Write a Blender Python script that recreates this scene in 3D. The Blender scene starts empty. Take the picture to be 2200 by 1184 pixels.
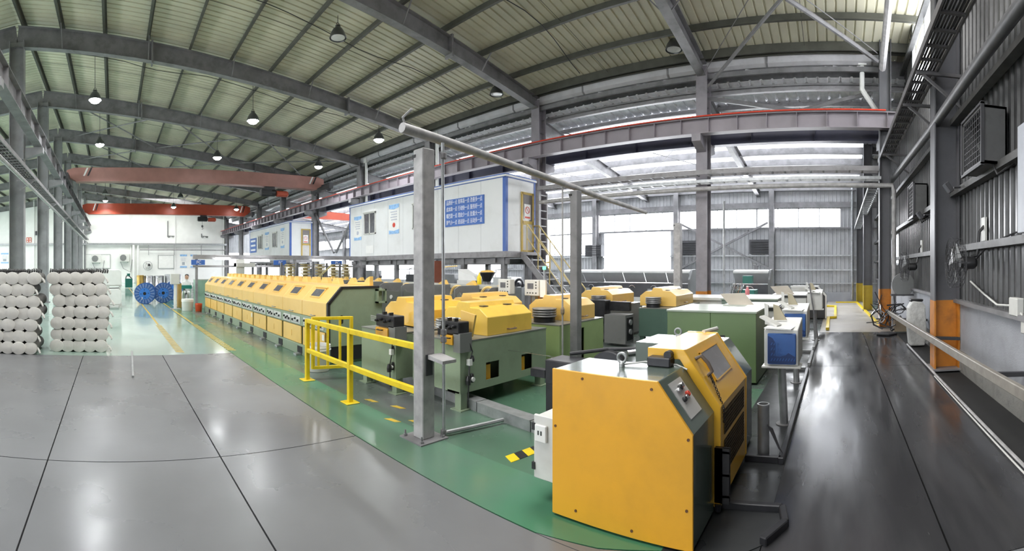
import bpy, bmesh, math, random
from mathutils import Vector, Matrix
random.seed(7)
PI = math.pi
scn = bpy.context.scene
COL = scn.collection

# ------------------------------------------------------------------ camera (a stitched phone panorama: cylinder projection)
EYE = 1.65
FP = 990.0
cam_d = bpy.data.cameras.new('camera')
cam_d.type = 'PANO'
cam_d.panorama_type = 'CENTRAL_CYLINDRICAL'
cam_d.central_cylindrical_range_u_min = -1100 / FP
cam_d.central_cylindrical_range_u_max = 1100 / FP
cam_d.central_cylindrical_range_v_min = -(1184 - 576) / FP
cam_d.central_cylindrical_range_v_max = 576 / FP
cam_d.central_cylindrical_radius = 1.0
cam_d.clip_start = 0.05
cam_d.clip_end = 400
cam = bpy.data.objects.new('camera', cam_d)
COL.objects.link(cam)
cam.location = (0, 0, EYE)
cam.rotation_euler = (PI / 2, 0, (1798 - 1100) / FP)
scn.camera = cam

# ------------------------------------------------------------------ world, daylight, exposure
scn.view_settings.view_transform = 'Standard'
scn.view_settings.look = 'None'
scn.view_settings.gamma = 1.0
scn.view_settings.use_curve_mapping = False
scn.view_settings.exposure = 0.36
try:
    scn.cycles.use_denoising = True
    scn.cycles.max_bounces = 8
    scn.cycles.diffuse_bounces = 5
    scn.cycles.glossy_bounces = 4
    scn.cycles.transmission_bounces = 6
    scn.cycles.sample_clamp_indirect = 6.0
    scn.cycles.caustics_reflective = False
    scn.cycles.caustics_refractive = False
except Exception:
    pass
world = bpy.data.worlds.new('overcast')
scn.world = world
world.use_nodes = True
wn = world.node_tree.nodes
bg = wn.get('Background') or wn.new('ShaderNodeBackground')
bg.inputs['Color'].default_value = (0.93, 0.96, 1.0, 1)
bg.inputs['Strength'].default_value = 8.0

def area_light(name, loc, rot, sx, sy, power, color=(1, 1, 1)):
    d = bpy.data.lights.new(name, 'AREA')
    d.shape = 'RECTANGLE'
    d.size, d.size_y = sx, sy
    d.energy = power
    d.color = color
    o = bpy.data.objects.new(name, d)
    COL.objects.link(o)
    o.location = loc
    o.rotation_euler = rot
    return o
# added overhead fills under the closed roof; the last is daylight from the windows
area_light('overhead_fill', (-4.5, -0.5, 9.0), (0, 0, 0), 9, 3, 560, (1, .99, .97))
area_light('overhead_fill', (-26, -9.0, 8.4), (0, 0, 0), 40, 3, 2100, (1, 1, 1))
area_light('overhead_fill', (-47, 4.0, 8.6), (0, 0, 0), 5, 14, 1150, (1, 1, .98))
area_light('overhead_fill', (-3.0, 5.4, 7.7), (0, 0, 0), 4.6, 2.6, 360, (1, .99, .97))
area_light('window_light', (-9, 22.4, 4.0), (-PI / 2, 0, 0), 17, 1.2, 900, (.95, .97, 1))

# ------------------------------------------------------------------ materials
MAT = {}
def mat(name, col, rough=0.5, metal=0.0, var=0.12, scale=4.0, bump=0.0, bscale=60.0, dirt=None, dscale=1.5, damt=0.5,
        emit=0.0, ecol=None, rvar=0.0, coat=0.0, spec=0.5, soft=False):
    """Painted or bare surface: a base colour with cloudy variation, an optional second (wear / dirt) colour in patches, fine bump."""
    if name in MAT:
        return MAT[name]
    m = bpy.data.materials.new(name)
    m.use_nodes = True
    nt = m.node_tree
    N, L = nt.nodes, nt.links
    b = N['Principled BSDF']
    b.inputs['Roughness'].default_value = rough
    b.inputs['Metallic'].default_value = metal
    b.inputs['Specular IOR Level'].default_value = spec
    if coat:
        b.inputs['Coat Weight'].default_value = coat
        b.inputs['Coat Roughness'].default_value = 0.08
    if emit:
        b.inputs['Emission Color'].default_value = (*(ecol or col), 1)
        b.inputs['Emission Strength'].default_value = emit
    geo = N.new('ShaderNodeNewGeometry')
    noise = N.new('ShaderNodeTexNoise')
    noise.inputs['Scale'].default_value = scale
    noise.inputs['Detail'].default_value = 5
    L.new(geo.outputs['Position'], noise.inputs['Vector'])
    ramp = N.new('ShaderNodeMapRange')
    ramp.inputs['From Min'].default_value = 0.3
    ramp.inputs['From Max'].default_value = 0.7
    ramp.inputs['To Min'].default_value = 1 - var
    ramp.inputs['To Max'].default_value = 1 + var * 0.6
    L.new(noise.outputs['Fac'], ramp.inputs['Value'])
    mul = N.new('ShaderNodeVectorMath')
    mul.operation = 'SCALE'
    mul.inputs[0].default_value = col
    L.new(ramp.outputs[0], mul.inputs['Scale'])
    out = mul.outputs['Vector']
    if dirt:
        n2 = N.new('ShaderNodeTexNoise')
        n2.inputs['Scale'].default_value = dscale
        n2.inputs['Detail'].default_value = 8
        n2.inputs['Roughness'].default_value = 0.65
        L.new(geo.outputs['Position'], n2.inputs['Vector'])
        r2 = N.new('ShaderNodeMapRange')
        r2.inputs['From Min'].default_value = 0.40 if soft else 0.5
        r2.inputs['From Max'].default_value = 0.72
        if soft:
            n2.inputs['Roughness'].default_value = 0.5
            r2.interpolation_type = 'SMOOTHSTEP'
        r2.inputs['To Max'].default_value = damt
        L.new(n2.outputs['Fac'], r2.inputs['Value'])
        mx = N.new('ShaderNodeMix')
        mx.data_type = 'RGBA'
        L.new(r2.outputs[0], mx.inputs['Factor'])
        L.new(out, mx.inputs['A'])
        mx.inputs['B'].default_value = (*dirt, 1)
        out = mx.outputs['Result']
    L.new(out, b.inputs['Base Color'])
    if rvar:
        n3 = N.new('ShaderNodeTexNoise')
        n3.inputs['Scale'].default_value = dscale * 1.7
        n3.inputs['Detail'].default_value = 6
        L.new(geo.outputs['Position'], n3.inputs['Vector'])
        r3 = N.new('ShaderNodeMapRange')
        r3.inputs['From Min'].default_value = 0.35
        r3.inputs['From Max'].default_value = 0.65
        r3.inputs['To Min'].default_value = max(0.03, rough - rvar)
        r3.inputs['To Max'].default_value = min(1, rough + rvar)
        L.new(n3.outputs['Fac'], r3.inputs['Value'])
        L.new(r3.outputs[0], b.inputs['Roughness'])
    if bump:
        nb = N.new('ShaderNodeTexNoise')
        nb.inputs['Scale'].default_value = bscale
        nb.inputs['Detail'].default_value = 4
        L.new(geo.outputs['Position'], nb.inputs['Vector'])
        bp = N.new('ShaderNodeBump')
        bp.inputs['Strength'].default_value = bump
        bp.inputs['Distance'].default_value = 0.02
        L.new(nb.outputs['Fac'], bp.inputs['Height'])
        L.new(bp.outputs['Normal'], b.inputs['Normal'])
    MAT[name] = m
    return m

def glass(name, col=(.8, .85, .88), rough=0.05, alpha=0.35):
    if name in MAT:
        return MAT[name]
    m = bpy.data.materials.new(name)
    m.use_nodes = True
    N, L = m.node_tree.nodes, m.node_tree.links
    b = N['Principled BSDF']
    tr = N.new('ShaderNodeBsdfTransparent')
    mx = N.new('ShaderNodeMixShader')
    b.inputs['Base Color'].default_value = (*col, 1)
    b.inputs['Roughness'].default_value = rough
    mx.inputs[0].default_value = alpha
    L.new(tr.outputs[0], mx.inputs[1])
    L.new(b.outputs[0], mx.inputs[2])
    L.new(mx.outputs[0], N['Material Output'].inputs['Surface'])
    MAT[name] = m
    return m

def translucent(name, col, mixf=0.35):
    if name in MAT:
        return MAT[name]
    m = bpy.data.materials.new(name)
    m.use_nodes = True
    N, L = m.node_tree.nodes, m.node_tree.links
    for n in list(N):
        if n.type == 'BSDF_PRINCIPLED':
            N.remove(n)
    t = N.new('ShaderNodeBsdfTranslucent')
    t.inputs['Color'].default_value = (*col, 1)
    d = N.new('ShaderNodeBsdfDiffuse')
    d.inputs['Color'].default_value = (*col, 1)
    mx = N.new('ShaderNodeMixShader')
    mx.inputs[0].default_value = mixf
    L.new(t.outputs[0], mx.inputs[1])
    L.new(d.outputs[0], mx.inputs[2])
    L.new(mx.outputs[0], N['Material Output'].inputs['Surface'])
    MAT[name] = m
    return m

STEEL = mat('grey_steel_paint', (.225, .22, .228), .5, var=.2, scale=3, dirt=(.08, .08, .08), dscale=2, damt=.6)
STEELL = mat('light_steel_paint', (.30, .29, .30), .5, var=.15, scale=3, dirt=(.14, .13, .13), dscale=5, damt=.7)
STEELD = mat('dark_steel_paint', (.05, .05, .055), .5, var=.25, scale=3)
BEAMV = mat('runway_beam_paint', (.27, .24, .265), .5, var=.12, scale=2)
PURL = mat('purlin_paint', (.085, .085, .07), .55, var=.25, scale=3)
ROOF = mat('roof_sheet_underside', (.66, .63, .49), .45, var=.16, scale=.7, dirt=(.52, .50, .39), dscale=.5, damt=.6)
FOIL = mat('foil_insulation', (.92, .92, .94), .30, metal=.2, var=.15, scale=6, bump=.9, bscale=5)
SKYL = translucent('skylight_sheet', (.90, .91, .93), .22)
WHITEW = mat('white_wall_paint', (.86, .86, .84), .7, var=.05, scale=1.2, dirt=(.7, .7, .68), dscale=.4, damt=.35)
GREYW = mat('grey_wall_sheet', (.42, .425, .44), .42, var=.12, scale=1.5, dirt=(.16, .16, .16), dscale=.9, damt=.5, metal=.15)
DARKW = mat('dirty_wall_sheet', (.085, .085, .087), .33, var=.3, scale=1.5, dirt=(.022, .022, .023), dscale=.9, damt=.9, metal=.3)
PLASTER = mat('plaster_plinth', (.36, .37, .40), .75, var=.12, scale=2, dirt=(.2, .2, .2), dscale=1.6, damt=.5, bump=.2)
YEL = mat('machine_yellow_paint', (.80, .40, .022), .38, var=.05, scale=2, dirt=(.45, .24, .03), dscale=1.1, damt=.35, coat=.25)
YELL = mat('machine_yellow_light', (.87, .56, .15), .36, var=.05, scale=2, dirt=(.6, .34, .05), dscale=1.3, damt=.3, coat=.3)
YELS = mat('safety_yellow_paint', (.82, .60, .012), .42, var=.06, scale=5, dirt=(.45, .32, .03), dscale=6, damt=.5)
GREEN = mat('machine_green_paint', (.27, .34, .235), .40, var=.07, scale=2, dirt=(.15, .19, .135), dscale=1.2, damt=.5, coat=.15)
GREENL = mat('machine_light_green', (.33, .44, .19), .42, var=.06, scale=2, dirt=(.2, .28, .13), dscale=1.2, damt=.4)
GREEND = mat('machine_dark_green', (.075, .105, .085), .42, var=.08, scale=2, dirt=(.05, .06, .05), dscale=1.2, damt=.5)
TEAL = mat('teal_paint', (.02, .19, .15), .4, var=.1)
GREYM = mat('machine_grey_paint', (.19, .195, .195), .42, var=.1, scale=2, dirt=(.1, .1, .1), dscale=1.4, damt=.5)
GREYG = mat('worn_grey_top', (.20, .21, .20), .32, var=.15, scale=3, dirt=(.1, .1, .1), dscale=2, damt=.6)
DARKM = mat('oily_dark_metal', (.035, .035, .04), .38, metal=.4, var=.3, scale=8)
BLACK = mat('black_void', (.008, .008, .009), .6, var=.2)
BLACKP = mat('black_paint', (.02, .02, .022), .4, var=.2)
RUBBER = mat('black_rubber', (.018, .018, .02), .55, var=.2, scale=10)
CHROME = mat('bare_metal', (.55, .55, .56), .25, metal=.9, var=.15, scale=8)
GALV = mat('galvanised_steel', (.42, .43, .44), .4, metal=.55, var=.2, scale=10)
PIPEG = mat('grey_pipe_paint', (.42, .41, .41), .5, var=.25, scale=7, dirt=(.22, .21, .21), dscale=6, damt=.6)
WHITEP = mat('white_paint', (.82, .82, .80), .5, var=.05)
OFFW = mat('cream_white_enamel', (.66, .66, .63), .45, var=.06, dirt=(.45, .43, .4), dscale=3, damt=.4)
PANELW = mat('sandwich_panel_white', (.76, .77, .77), .45, var=.04, scale=1, dirt=(.58, .57, .54), dscale=1.2, damt=.4)
BLUET = mat('blue_trim_paint', (.045, .12, .42), .4, var=.08)
BLUE = mat('blue_plastic', (.035, .115, .36), .42, var=.15, scale=5)
BLUED = mat('dark_blue_plastic', (.012, .04, .15), .45, var=.15, scale=5)
BLUES = mat('sign_blue', (.05, .15, .50), .45, var=.08)
REDC = mat('crane_red_paint', (.40, .065, .03), .45, var=.12, scale=2)
PINKC = mat('crane_faded_red', (.40, .20, .17), .5, var=.12, scale=2)
REDL = mat('red_conductor', (.65, .06, .03), .5)
ORANGE = mat('orange_band_paint', (.55, .20, .02), .5, var=.15, dirt=(.2, .08, .02), dscale=3, damt=.7)
CLOTH = mat('white_wrap_cloth', (.74, .73, .69), .85, var=.06, scale=9, bump=.3, bscale=120, dirt=(.5, .47, .42), dscale=3, damt=.35)
WRAPG = mat('grey_bale_side', (.16, .155, .145), .8, var=.2, scale=20, bump=.3, bscale=50)
WOODL = mat('brown_board', (.32, .25, .17), .6, var=.15, scale=10)
GLASSD = mat('smoked_window', (.13, .13, .145), .12, var=.1, scale=2, dirt=(.26, .26, .27), dscale=6, damt=.5)
PANE = glass('window_glass', (.35, .4, .42), .05, .55)
LAMPON = mat('lamp_lens_lit', (1, 1, 1), .3, emit=45, ecol=(.95, .98, 1))
TUBEON = mat('tube_lamp_lit', (1, 1, 1), .3, emit=26, ecol=(.95, .98, 1))
LAMPOFF = mat('lamp_lens_off', (.7, .7, .68), .2)
LAMPSH = mat('lamp_reflector', (.13, .135, .14), .3, metal=.6, var=.15)

# ------------------------------------------------------------------ mesh helper
class MB:
    def __init__(self):
        self.v, self.f = [], []
        self.marks = []             # where each solid starts, so that pieces can be split off as objects
    def add(self, vs, fs):
        b = len(self.v)
        self.marks.append((b, len(self.f)))
        self.v += [tuple(p) for p in vs]
        self.f += [tuple(b + i for i in q) for q in fs]
        return self
    def box(self, x0, x1, y0, y1, z0, z1):
        return self.add([(x0, y0, z0), (x1, y0, z0), (x1, y1, z0), (x0, y1, z0), (x0, y0, z1), (x1, y0, z1), (x1, y1, z1), (x0, y1, z1)],
                        [(0, 3, 2, 1), (4, 5, 6, 7), (0, 1, 5, 4), (1, 2, 6, 5), (2, 3, 7, 6), (3, 0, 4, 7)])
    def prism(self, poly, axis, a0, a1):
        n = len(poly)
        def P(u, w, a):
            return (a, u, w) if axis == 'x' else (u, a, w) if axis == 'y' else (u, w, a)
        vs = [P(u, w, a0) for u, w in poly] + [P(u, w, a1) for u, w in poly]
        fs = [tuple(range(n))[::-1], tuple(range(n, 2 * n))]
        fs += [(i, (i + 1) % n, n + (i + 1) % n, n + i) for i in range(n)]
        return self.add(vs, fs)
    def bar(self, p, q, w, h, up=(0, 0, 1)):
        p, q, up = Vector(p), Vector(q), Vector(up)
        d = (q - p).normalized()
        s = d.cross(up)
        if s.length < 1e-4:
            s = d.cross(Vector((1, 0, 0)))
        s.normalize()
        u = s.cross(d).normalized()
        s, u = s * w / 2, u * h / 2
        vs = [p - s - u, p + s - u, p + s + u, p - s + u, q - s - u, q + s - u, q + s + u, q - s + u]
        return self.add(vs, [(0, 3, 2, 1), (4, 5, 6, 7), (0, 1, 5, 4), (1, 2, 6, 5), (2, 3, 7, 6), (3, 0, 4, 7)])
    def ibeam(self, p, q, d, w, up=(0, 0, 1), tf=.02, tw=.014, d2=None):
        """H section from p to q: depth d along up (d2 at q), flange width w."""
        p, q, up = Vector(p), Vector(q), Vector(up)
        ax = (q - p).normalized()
        s = ax.cross(up).normalized()
        u = s.cross(ax).normalized()
        d2 = d if d2 is None else d2
        def sec(c, dd):
            h = dd / 2
            pr = [(-w/2, -h), (w/2, -h), (w/2, -h+tf), (tw/2, -h+tf), (tw/2, h-tf), (w/2, h-tf), (w/2, h), (-w/2, h), (-w/2, h-tf), (-tw/2, h-tf), (-tw/2, -h+tf), (-w/2, -h+tf)]
            return [c + s * a + u * b for a, b in pr]
        vs = sec(p, d) + sec(q, d2)
        fs = [(0, 1, 2, 3, 10, 11), (3, 4, 9, 10), (4, 5, 6, 7, 8, 9)]
        fs += [tuple(12 + i for i in f) for f in fs]
        fs += [(i, (i + 1) % 12, 12 + (i + 1) % 12, 12 + i) for i in range(12)]
        return self.add(vs, fs)
    def tube(self, pts, r, n=8, cap=True):
        pts = [Vector(p) for p in pts]
        rs = r if isinstance(r, (list, tuple)) else [r] * len(pts)
        b = len(self.v)
        self.marks.append((b, len(self.f)))
        prev = None
        for i, p in enumerate(pts):
            d = (pts[min(i + 1, len(pts) - 1)] - pts[max(i - 1, 0)]).normalized()
            if prev is None:
                s = d.cross(Vector((0, 0, 1)))
                if s.length < 1e-3:
                    s = d.cross(Vector((1, 0, 0)))
            else:
                s = prev - d * prev.dot(d)
            s.normalize()
            prev = s
            u = d.cross(s)
            for k in range(n):
                a = 2 * PI * k / n
                self.v.append(tuple(p + (s * math.cos(a) + u * math.sin(a)) * rs[i]))
        for i in range(len(pts) - 1):
            for k in range(n):
                self.f.append((b + i*n + k, b + i*n + (k+1) % n, b + (i+1)*n + (k+1) % n, b + (i+1)*n + k))
        if cap:
            self.f.append(tuple(b + k for k in range(n))[::-1])
            self.f.append(tuple(b + (len(pts)-1)*n + k for k in range(n)))
        return self
    def lathe(self, prof, c=(0, 0, 0), axis='z', n=16, cap=True):
        """prof: (radius, height) pairs along the axis from c."""
        b = len(self.v)
        self.marks.append((b, len(self.f)))
        c = Vector(c)
        for r, h in prof:
            for k in range(n):
                a = 2 * PI * k / n
                x, y = r * math.cos(a), r * math.sin(a)
                q = (x, y, h) if axis == 'z' else (h, x, y) if axis == 'x' else (y, h, x)
                self.v.append(tuple(c + Vector(q)))
        for i in range(len(prof) - 1):
            for k in range(n):
                self.f.append((b + i*n + k, b + i*n + (k+1) % n, b + (i+1)*n + (k+1) % n, b + (i+1)*n + k))
        if cap:
            self.f.append(tuple(b + k for k in range(n))[::-1])
            self.f.append(tuple(b + (len(prof)-1)*n + k for k in range(n)))
        return self
    def torus(self, c, R, r, axis='z', n=20, m=8, a0=0, a1=2*PI):
        c = Vector(c)
        full = abs(a1 - a0 - 2*PI) < 1e-6
        pts = []
        for i in range(n + (0 if full else 1)):
            a = a0 + (a1 - a0) * i / n
            x, y = R * math.cos(a), R * math.sin(a)
            pts.append(c + Vector((x, y, 0) if axis == 'z' else (0, x, y) if axis == 'x' else (x, 0, y)))
        if full:
            pts.append(pts[0]); 
        return self.tube(pts, r, m, cap=not full)
    def mesh(self, name):
        me = bpy.data.meshes.new(name)
        me.from_pydata(self.v, [], self.f)
        bm = bmesh.new()
        bm.from_mesh(me)
        bmesh.ops.recalc_face_normals(bm, faces=bm.faces)
        bm.to_mesh(me)
        bm.free()
        return me
    def build(self, name, m, parent=None, loc=None, smooth=False, bevel=0, seg=1):
        me = self.mesh(name)
        me.materials.append(m)
        if smooth:
            for p in me.polygons:
                p.use_smooth = True
            me.set_sharp_from_angle(angle=math.radians(38))
        return put(name, me, parent, loc, bevel, seg)

WORLD = {}          # things whose parts are modelled in hall coordinates: name -> location of the thing
def wthing(name, label, cat, loc, group=None):
    o = thing(name, label, cat, loc, 0, group)
    WORLD[o.name] = Vector(loc)
    return o

def build_each(mb, name, m, parent=None, per=1, **kw):
    ends = mb.marks[per::per] + [(len(mb.v), len(mb.f))]
    out = []
    for (v0, f0), (v1, f1) in zip(mb.marks[::per], ends):
        q = MB()
        q.add(mb.v[v0:v1], [tuple(i - v0 for i in f) for f in mb.f[f0:f1]])
        out.append(q.build(name, m, parent, **kw))
    return out

def put(name, me, parent=None, loc=None, bevel=0, seg=1):
    if loc is None and parent is not None and parent.name in WORLD:
        loc = -WORLD[parent.name]
    o = bpy.data.objects.new(name, me)
    COL.objects.link(o)
    if parent is not None:
        o.parent = parent
    if loc is not None:
        o.location = loc
    if bevel:
        b = o.modifiers.new('bevel', 'BEVEL')
        b.width = bevel
        b.segments = seg
        b.limit_method = 'ANGLE'
        b.angle_limit = math.radians(40)
    return o

def tag(o, label=None, cat=None, group=None, kind=None):
    if label: o['label'] = label
    if cat: o['category'] = cat
    if group: o['group'] = group
    if kind: o['kind'] = kind
    return o

def thing(name, label, cat, loc=(0, 0, 0), rz=0, group=None):
    o = bpy.data.objects.new(name, None)
    o.empty_display_size = .1
    COL.objects.link(o)
    o.location = loc
    o.rotation_euler = (0, 0, rz)
    return tag(o, label, cat, group)

KIDS = {}
def copy_tree(o, parent=None, loc=None, rz=None, label=None, group=None):
    c = o.copy()
    COL.objects.link(c)
    if parent is not None:
        c.parent = parent
    if loc is not None: c.location = loc
    if rz is not None: c.rotation_euler = (0, 0, rz)
    if label: c['label'] = label
    if group: c['group'] = group
    if o.name not in KIDS:
        KIDS[o.name] = list(o.children)
    for ch in KIDS[o.name]:
        copy_tree(ch, c)
    return c

def box(name, m, parent, x0, x1, y0, y1, z0, z1, bevel=0, seg=1):
    return MB().box(x0, x1, y0, y1, z0, z1).build(name, m, parent, bevel=bevel, seg=seg)

def text(name, s, m, parent, loc, rot, size, ext=0.002, align='CENTER', sx=1.0):
    c = bpy.data.curves.new(name, 'FONT')
    c.body = s
    c.size = size
    c.extrude = ext
    c.align_x = align
    c.align_y = 'CENTER'
    o = bpy.data.objects.new(name + '_curve', c)
    COL.objects.link(o)
    dg = bpy.context.evaluated_depsgraph_get()
    me = bpy.data.meshes.new_from_object(o.evaluated_get(dg))
    COL.objects.unlink(o)
    bpy.data.objects.remove(o)
    me.materials.clear()
    me.materials.append(m)
    q = put(name, me, parent, loc)
    q.rotation_euler = rot
    q.scale = (sx, 1, 1)
    return q
FACE_R = (PI / 2, 0, PI / 2)      # lettering on a face that looks along +X
FACE_F = (PI / 2, 0, 0)           # lettering on a face that looks along -Y
# ================================================================== THE HALL
def floor_mat(name, col, rough, rv, patch, pscale, pamt, sx=1.0, sy=1.0, coat=0.0):
    m = mat(name, col, rough, var=.10, scale=1.1, dirt=patch, dscale=pscale, damt=pamt, rvar=rv, soft=True, coat=coat, bump=.03, bscale=9)
    if sx != 1 or sy != 1:
        N, L = m.node_tree.nodes, m.node_tree.links
        for n in [n for n in N if n.type == 'TEX_NOISE']:
            src = n.inputs['Vector'].links[0].from_socket
            mp = N.new('ShaderNodeVectorMath')
            mp.operation = 'MULTIPLY'
            mp.inputs[1].default_value = (sx, sy, 1)
            L.new(src, mp.inputs[0])
            L.new(mp.outputs[0], n.inputs['Vector'])
    return m
F_LANE = floor_mat('grey_steel_floor', (.20, .206, .218), .29, .11, (.15, .152, .158), .35, .8)
F_CORR = floor_mat('shaded_oily_steel_floor', (.040, .040, .043), .20, .09, (.08, .08, .085), 1.1, .7, 2.2, .35)  # dark base holds the shade of the corridor side as well as oil
F_FAR = floor_mat('pale_concrete_floor', (.42, .39, .34), .4, .1, (.3, .28, .26), .6, .5)
F_AISLE = floor_mat('green_epoxy_wall_reflection', (.30, .43, .37), .12, .05, (.36, .45, .40), .25, .8)  # paleness is the white wall's reflection, put into the base colour
F_GREEN = floor_mat('green_epoxy', (.07, .235, .13), .22, .08, (.15, .165, .155), .3, .7)
F_GREEN2 = floor_mat('worn_green_epoxy', (.085, .175, .115), .26, .1, (.135, .14, .142), .5, 1.0)
F_MACH = floor_mat('worn_grey_floor', (.10, .108, .108), .3, .1, (.06, .12, .08), .6, .8)
F_DARK = floor_mat('dark_floor', (.028, .030, .032), .35, .12, (.05, .052, .055), 1.2, .7)  # darkest floor tone, for the apron, mat and corner slab

floor = box('floor', mat('floor_joint', (.02, .02, .02), .8), None, -60, 3, -30, 24.5, -.2, -.03)
tag(floor, kind='structure')
def slab(x0, x1, y0, y1, m, z=0.0, g=.006):
    return box('floor_slab', m, floor, x0 + g, x1 - g, y0 + g, y1 - g, -.03, z)
xs = [-8.68, -3.92, 1.5]
ys = [-30, -12, -6, -.56, .93, 2.28]
for i in range(2):
    for j in range(5):
        slab(xs[i], xs[i+1], ys[j], ys[j+1], F_LANE)
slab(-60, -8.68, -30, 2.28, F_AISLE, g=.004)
# the green strip has a rounded inner corner, so it is a shaped slab
MB().prism([(-60, 2.286), (-1.75, 2.286), (-1.35, 2.36), (-1.0, 2.5), (-1.0, 2.9), (-60, 2.9)], 'z', -.03, 0).build('floor_slab', F_GREEN, floor)
slab(-60, -.45, 2.9, 6.2, F_GREEN2, g=0)
slab(-60, -.45, 6.2, 24.4, F_MACH, g=0)
MB().prism([(-1.744, 2.28), (1.5, 2.28), (1.5, 2.5), (-.99, 2.49), (-1.34, 2.35)], 'z', -.03, 0).build('floor_slab', F_LANE, floor)
slab(-1.0, -.45, 2.5, 2.9, F_DARK, z=.001, g=0)
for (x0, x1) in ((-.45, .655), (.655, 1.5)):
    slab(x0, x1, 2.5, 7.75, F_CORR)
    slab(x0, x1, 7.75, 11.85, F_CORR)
slab(-.45, 1.5, 11.85, 24.4, F_FAR)
slab(1.5, 2.9, 11.85, 24.4, F_MACH)
box('floor_slab', BLACK, floor, 1.5, 2.0, -30, 11.85, -.2, -.12)
MB().prism([(-.82, 3.05), (-.40, 3.1), (-.34, 2.95), (-.42, 2.72), (-.62, 2.52), (-.82, 2.5)], 'z', 0, .006).build('dark_mat', F_DARK, floor)  # dark mat lying on the floor
# darker apron between the machines and the kerb
MB().prism([(-.99, 2.9), (-.81, 2.9), (-.81, 3.05), (-.44, 3.1), (-.44, 11.8), (-.99, 11.8)], 'z', 0, .004).build('dark_apron', F_DARK, floor)
# yellow road lines and hatched ends on the aisle
ln = mat('floor_line_yellow', (.62, .42, .05), .4, var=.2, scale=8, dirt=(.3, .35, .25), dscale=8, damt=.6)
for y in (1.31, 2.36):
    box('aisle_line', ln, floor, -40, -13.4, y - .03, y + .03, 0, .003)
    hm = MB()
    for k in range(26):
        x = -13.3 + k * .17
        hm.prism([(x, y - .08), (x + .08, y - .08), (x + .14, y + .08), (x + .06, y + .08)], 'z', 0, .003)
    tag(hm.build('hatched_line', ln, floor), kind='stuff')
# black and yellow hazard strip near the machine
def strip(p, q, w, n):
    p, q = Vector((*p, 0)), Vector((*q, 0))
    d = (q - p) / n
    s = Vector((-d.y, d.x, 0)).normalized() * w / 2
    sk = d * .45
    for k in range(n):
        a = p + d * k
        m = MB()
        vs = [a - s, a + d - s, a + d + s + sk, a + s + sk]
        m.add([(v.x, v.y, z) for z in (0, .004) for v in vs], [(0, 1, 2, 3), (4, 5, 6, 7), (0, 1, 5, 4), (1, 2, 6, 5), (2, 3, 7, 6), (3, 0, 4, 7)])
        m.build('hazard_stripe', YELS if k % 2 == 0 else BLACKP, floor)
strip((-2.60, 2.98), (-2.50, 3.66), .13, 7)
for (x, y, a) in ((-4.95, 3.0, .1), (-4.55, 3.12, .1), (-4.0, 2.98, .2), (-4.2, 2.8, .1)):
    MB().prism([(x, y), (x + .16, y + .03), (x + .2, y + .09), (x + .04, y + .07)], 'z', 0, .003).build('worn_stripe', ln, floor)
# kerb channel along the corridor side of the machines
for (p, q) in (((-.78, 3.87, .03), (-.47, 3.87, .03)), ((-.47, 3.83, .03), (-.47, 7.35, .03)), ((-.47, 7.75, .03), (-.47, 8.9, .03)), ((-.95, 7.4, .03), (-.5, 7.4, .03)),
               ((-.80, 3.08, .02), (-.37, 3.10, .02)), ((-.37, 3.10, .02), (-.33, 2.92, .02)), ((-.33, 2.92, .02), (-.44, 2.7, .02)), ((-.47, 9.3, .03), (-.44, 11.2, .03)), ((-.9, 8.95, .03), (-.47, 8.95, .03))):
    tag(MB().bar(p, q, .05, .06).build('kerb_bar', DARKM if p[1] < 7.4 else GALV, floor, bevel=.006))
for (p, q) in (((-.25, 12.2, .04), (-.27, 15.0, .04)), ((-.27, 15.0, .04), (-.05, 15.1, .04)), ((-.05, 15.1, .04), (-.06, 19.5, .04)), ((-.06, 19.5, .04), (-.5, 19.6, .04)),
               ((1.22, 13.0, .02), (.95, 22.0, .02)), ((-.05, 21.9, .02), (.98, 21.95, .02))):
    MB().bar(p, q, .09, .07).build('kerb_bar', YELS, floor, bevel=.006)

# ------------------------------------------------------------------ roofs
def roof_z(y):
    return 10.35 - .152 * abs(y + 3.35)
def roof2_z(y):
    return 7.15 - .150 * (y - 13.3)
def corr_sheet(x0, x1, ya, za, yb, zb, pitch=.25, rib=.035):
    m = MB()
    prof = []
    x = x0
    while x < x1:
        prof += [(x, 0), (x + pitch * .74, 0), (x + pitch * .80, rib), (x + pitch * .94, rib)]
        x += pitch
    prof.append((x, 0))
    n = len(prof)
    vs = [(u, ya, za + w) for u, w in prof] + [(u, yb, zb + w) for u, w in prof]
    m.add(vs, [(i, i + 1, n + i + 1, n + i) for i in range(n - 1)])
    return m
ceiling = corr_sheet(-52, 3, -3.35, roof_z(-3.35), 13.62, roof_z(13.62)).build('ceiling', ROOF)
tag(ceiling, kind='structure')
ceil3 = corr_sheet(-52, 3, -3.35, roof_z(-3.35), -20, roof_z(-20)).build('ceiling_3', ROOF)
tag(ceil3, kind='structure')
px0, px1 = -52, 2.2
MB().add([(-52, 13.57, 7.05), (2.2, 13.57, 7.05), (2.2, 13.57, 7.80), (-52, 13.57, 7.80)], [(0, 1, 2, 3)]).build('closure_sheet', STEEL, ceiling)
MB().box(-52, 2.2, 12.7, 12.76, 7.66, 7.90).build('eave_purlin', PURL, ceiling)
PY = [-3.1] + [-1.75 + 1.48 * k for k in range(10)] + [12.95]
def zsec(y, z, x0=px0, x1=px1, h=.2, w=.075):
    return MB().prism([(y - w, z - h + .03), (y - w, z - h), (y, z - h), (y + .01, z - h), (y + .01, z - .012), (y + w, z - .012), (y + w, z), (y, z), (y, z - h + .012), (y - w + .01, z - h + .012), (y - w + .01, z - h + .03)], 'x', x0, x1)
for y in PY:
    zsec(y, roof_z(y) - .005).build('purlin', PURL, ceiling)
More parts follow.
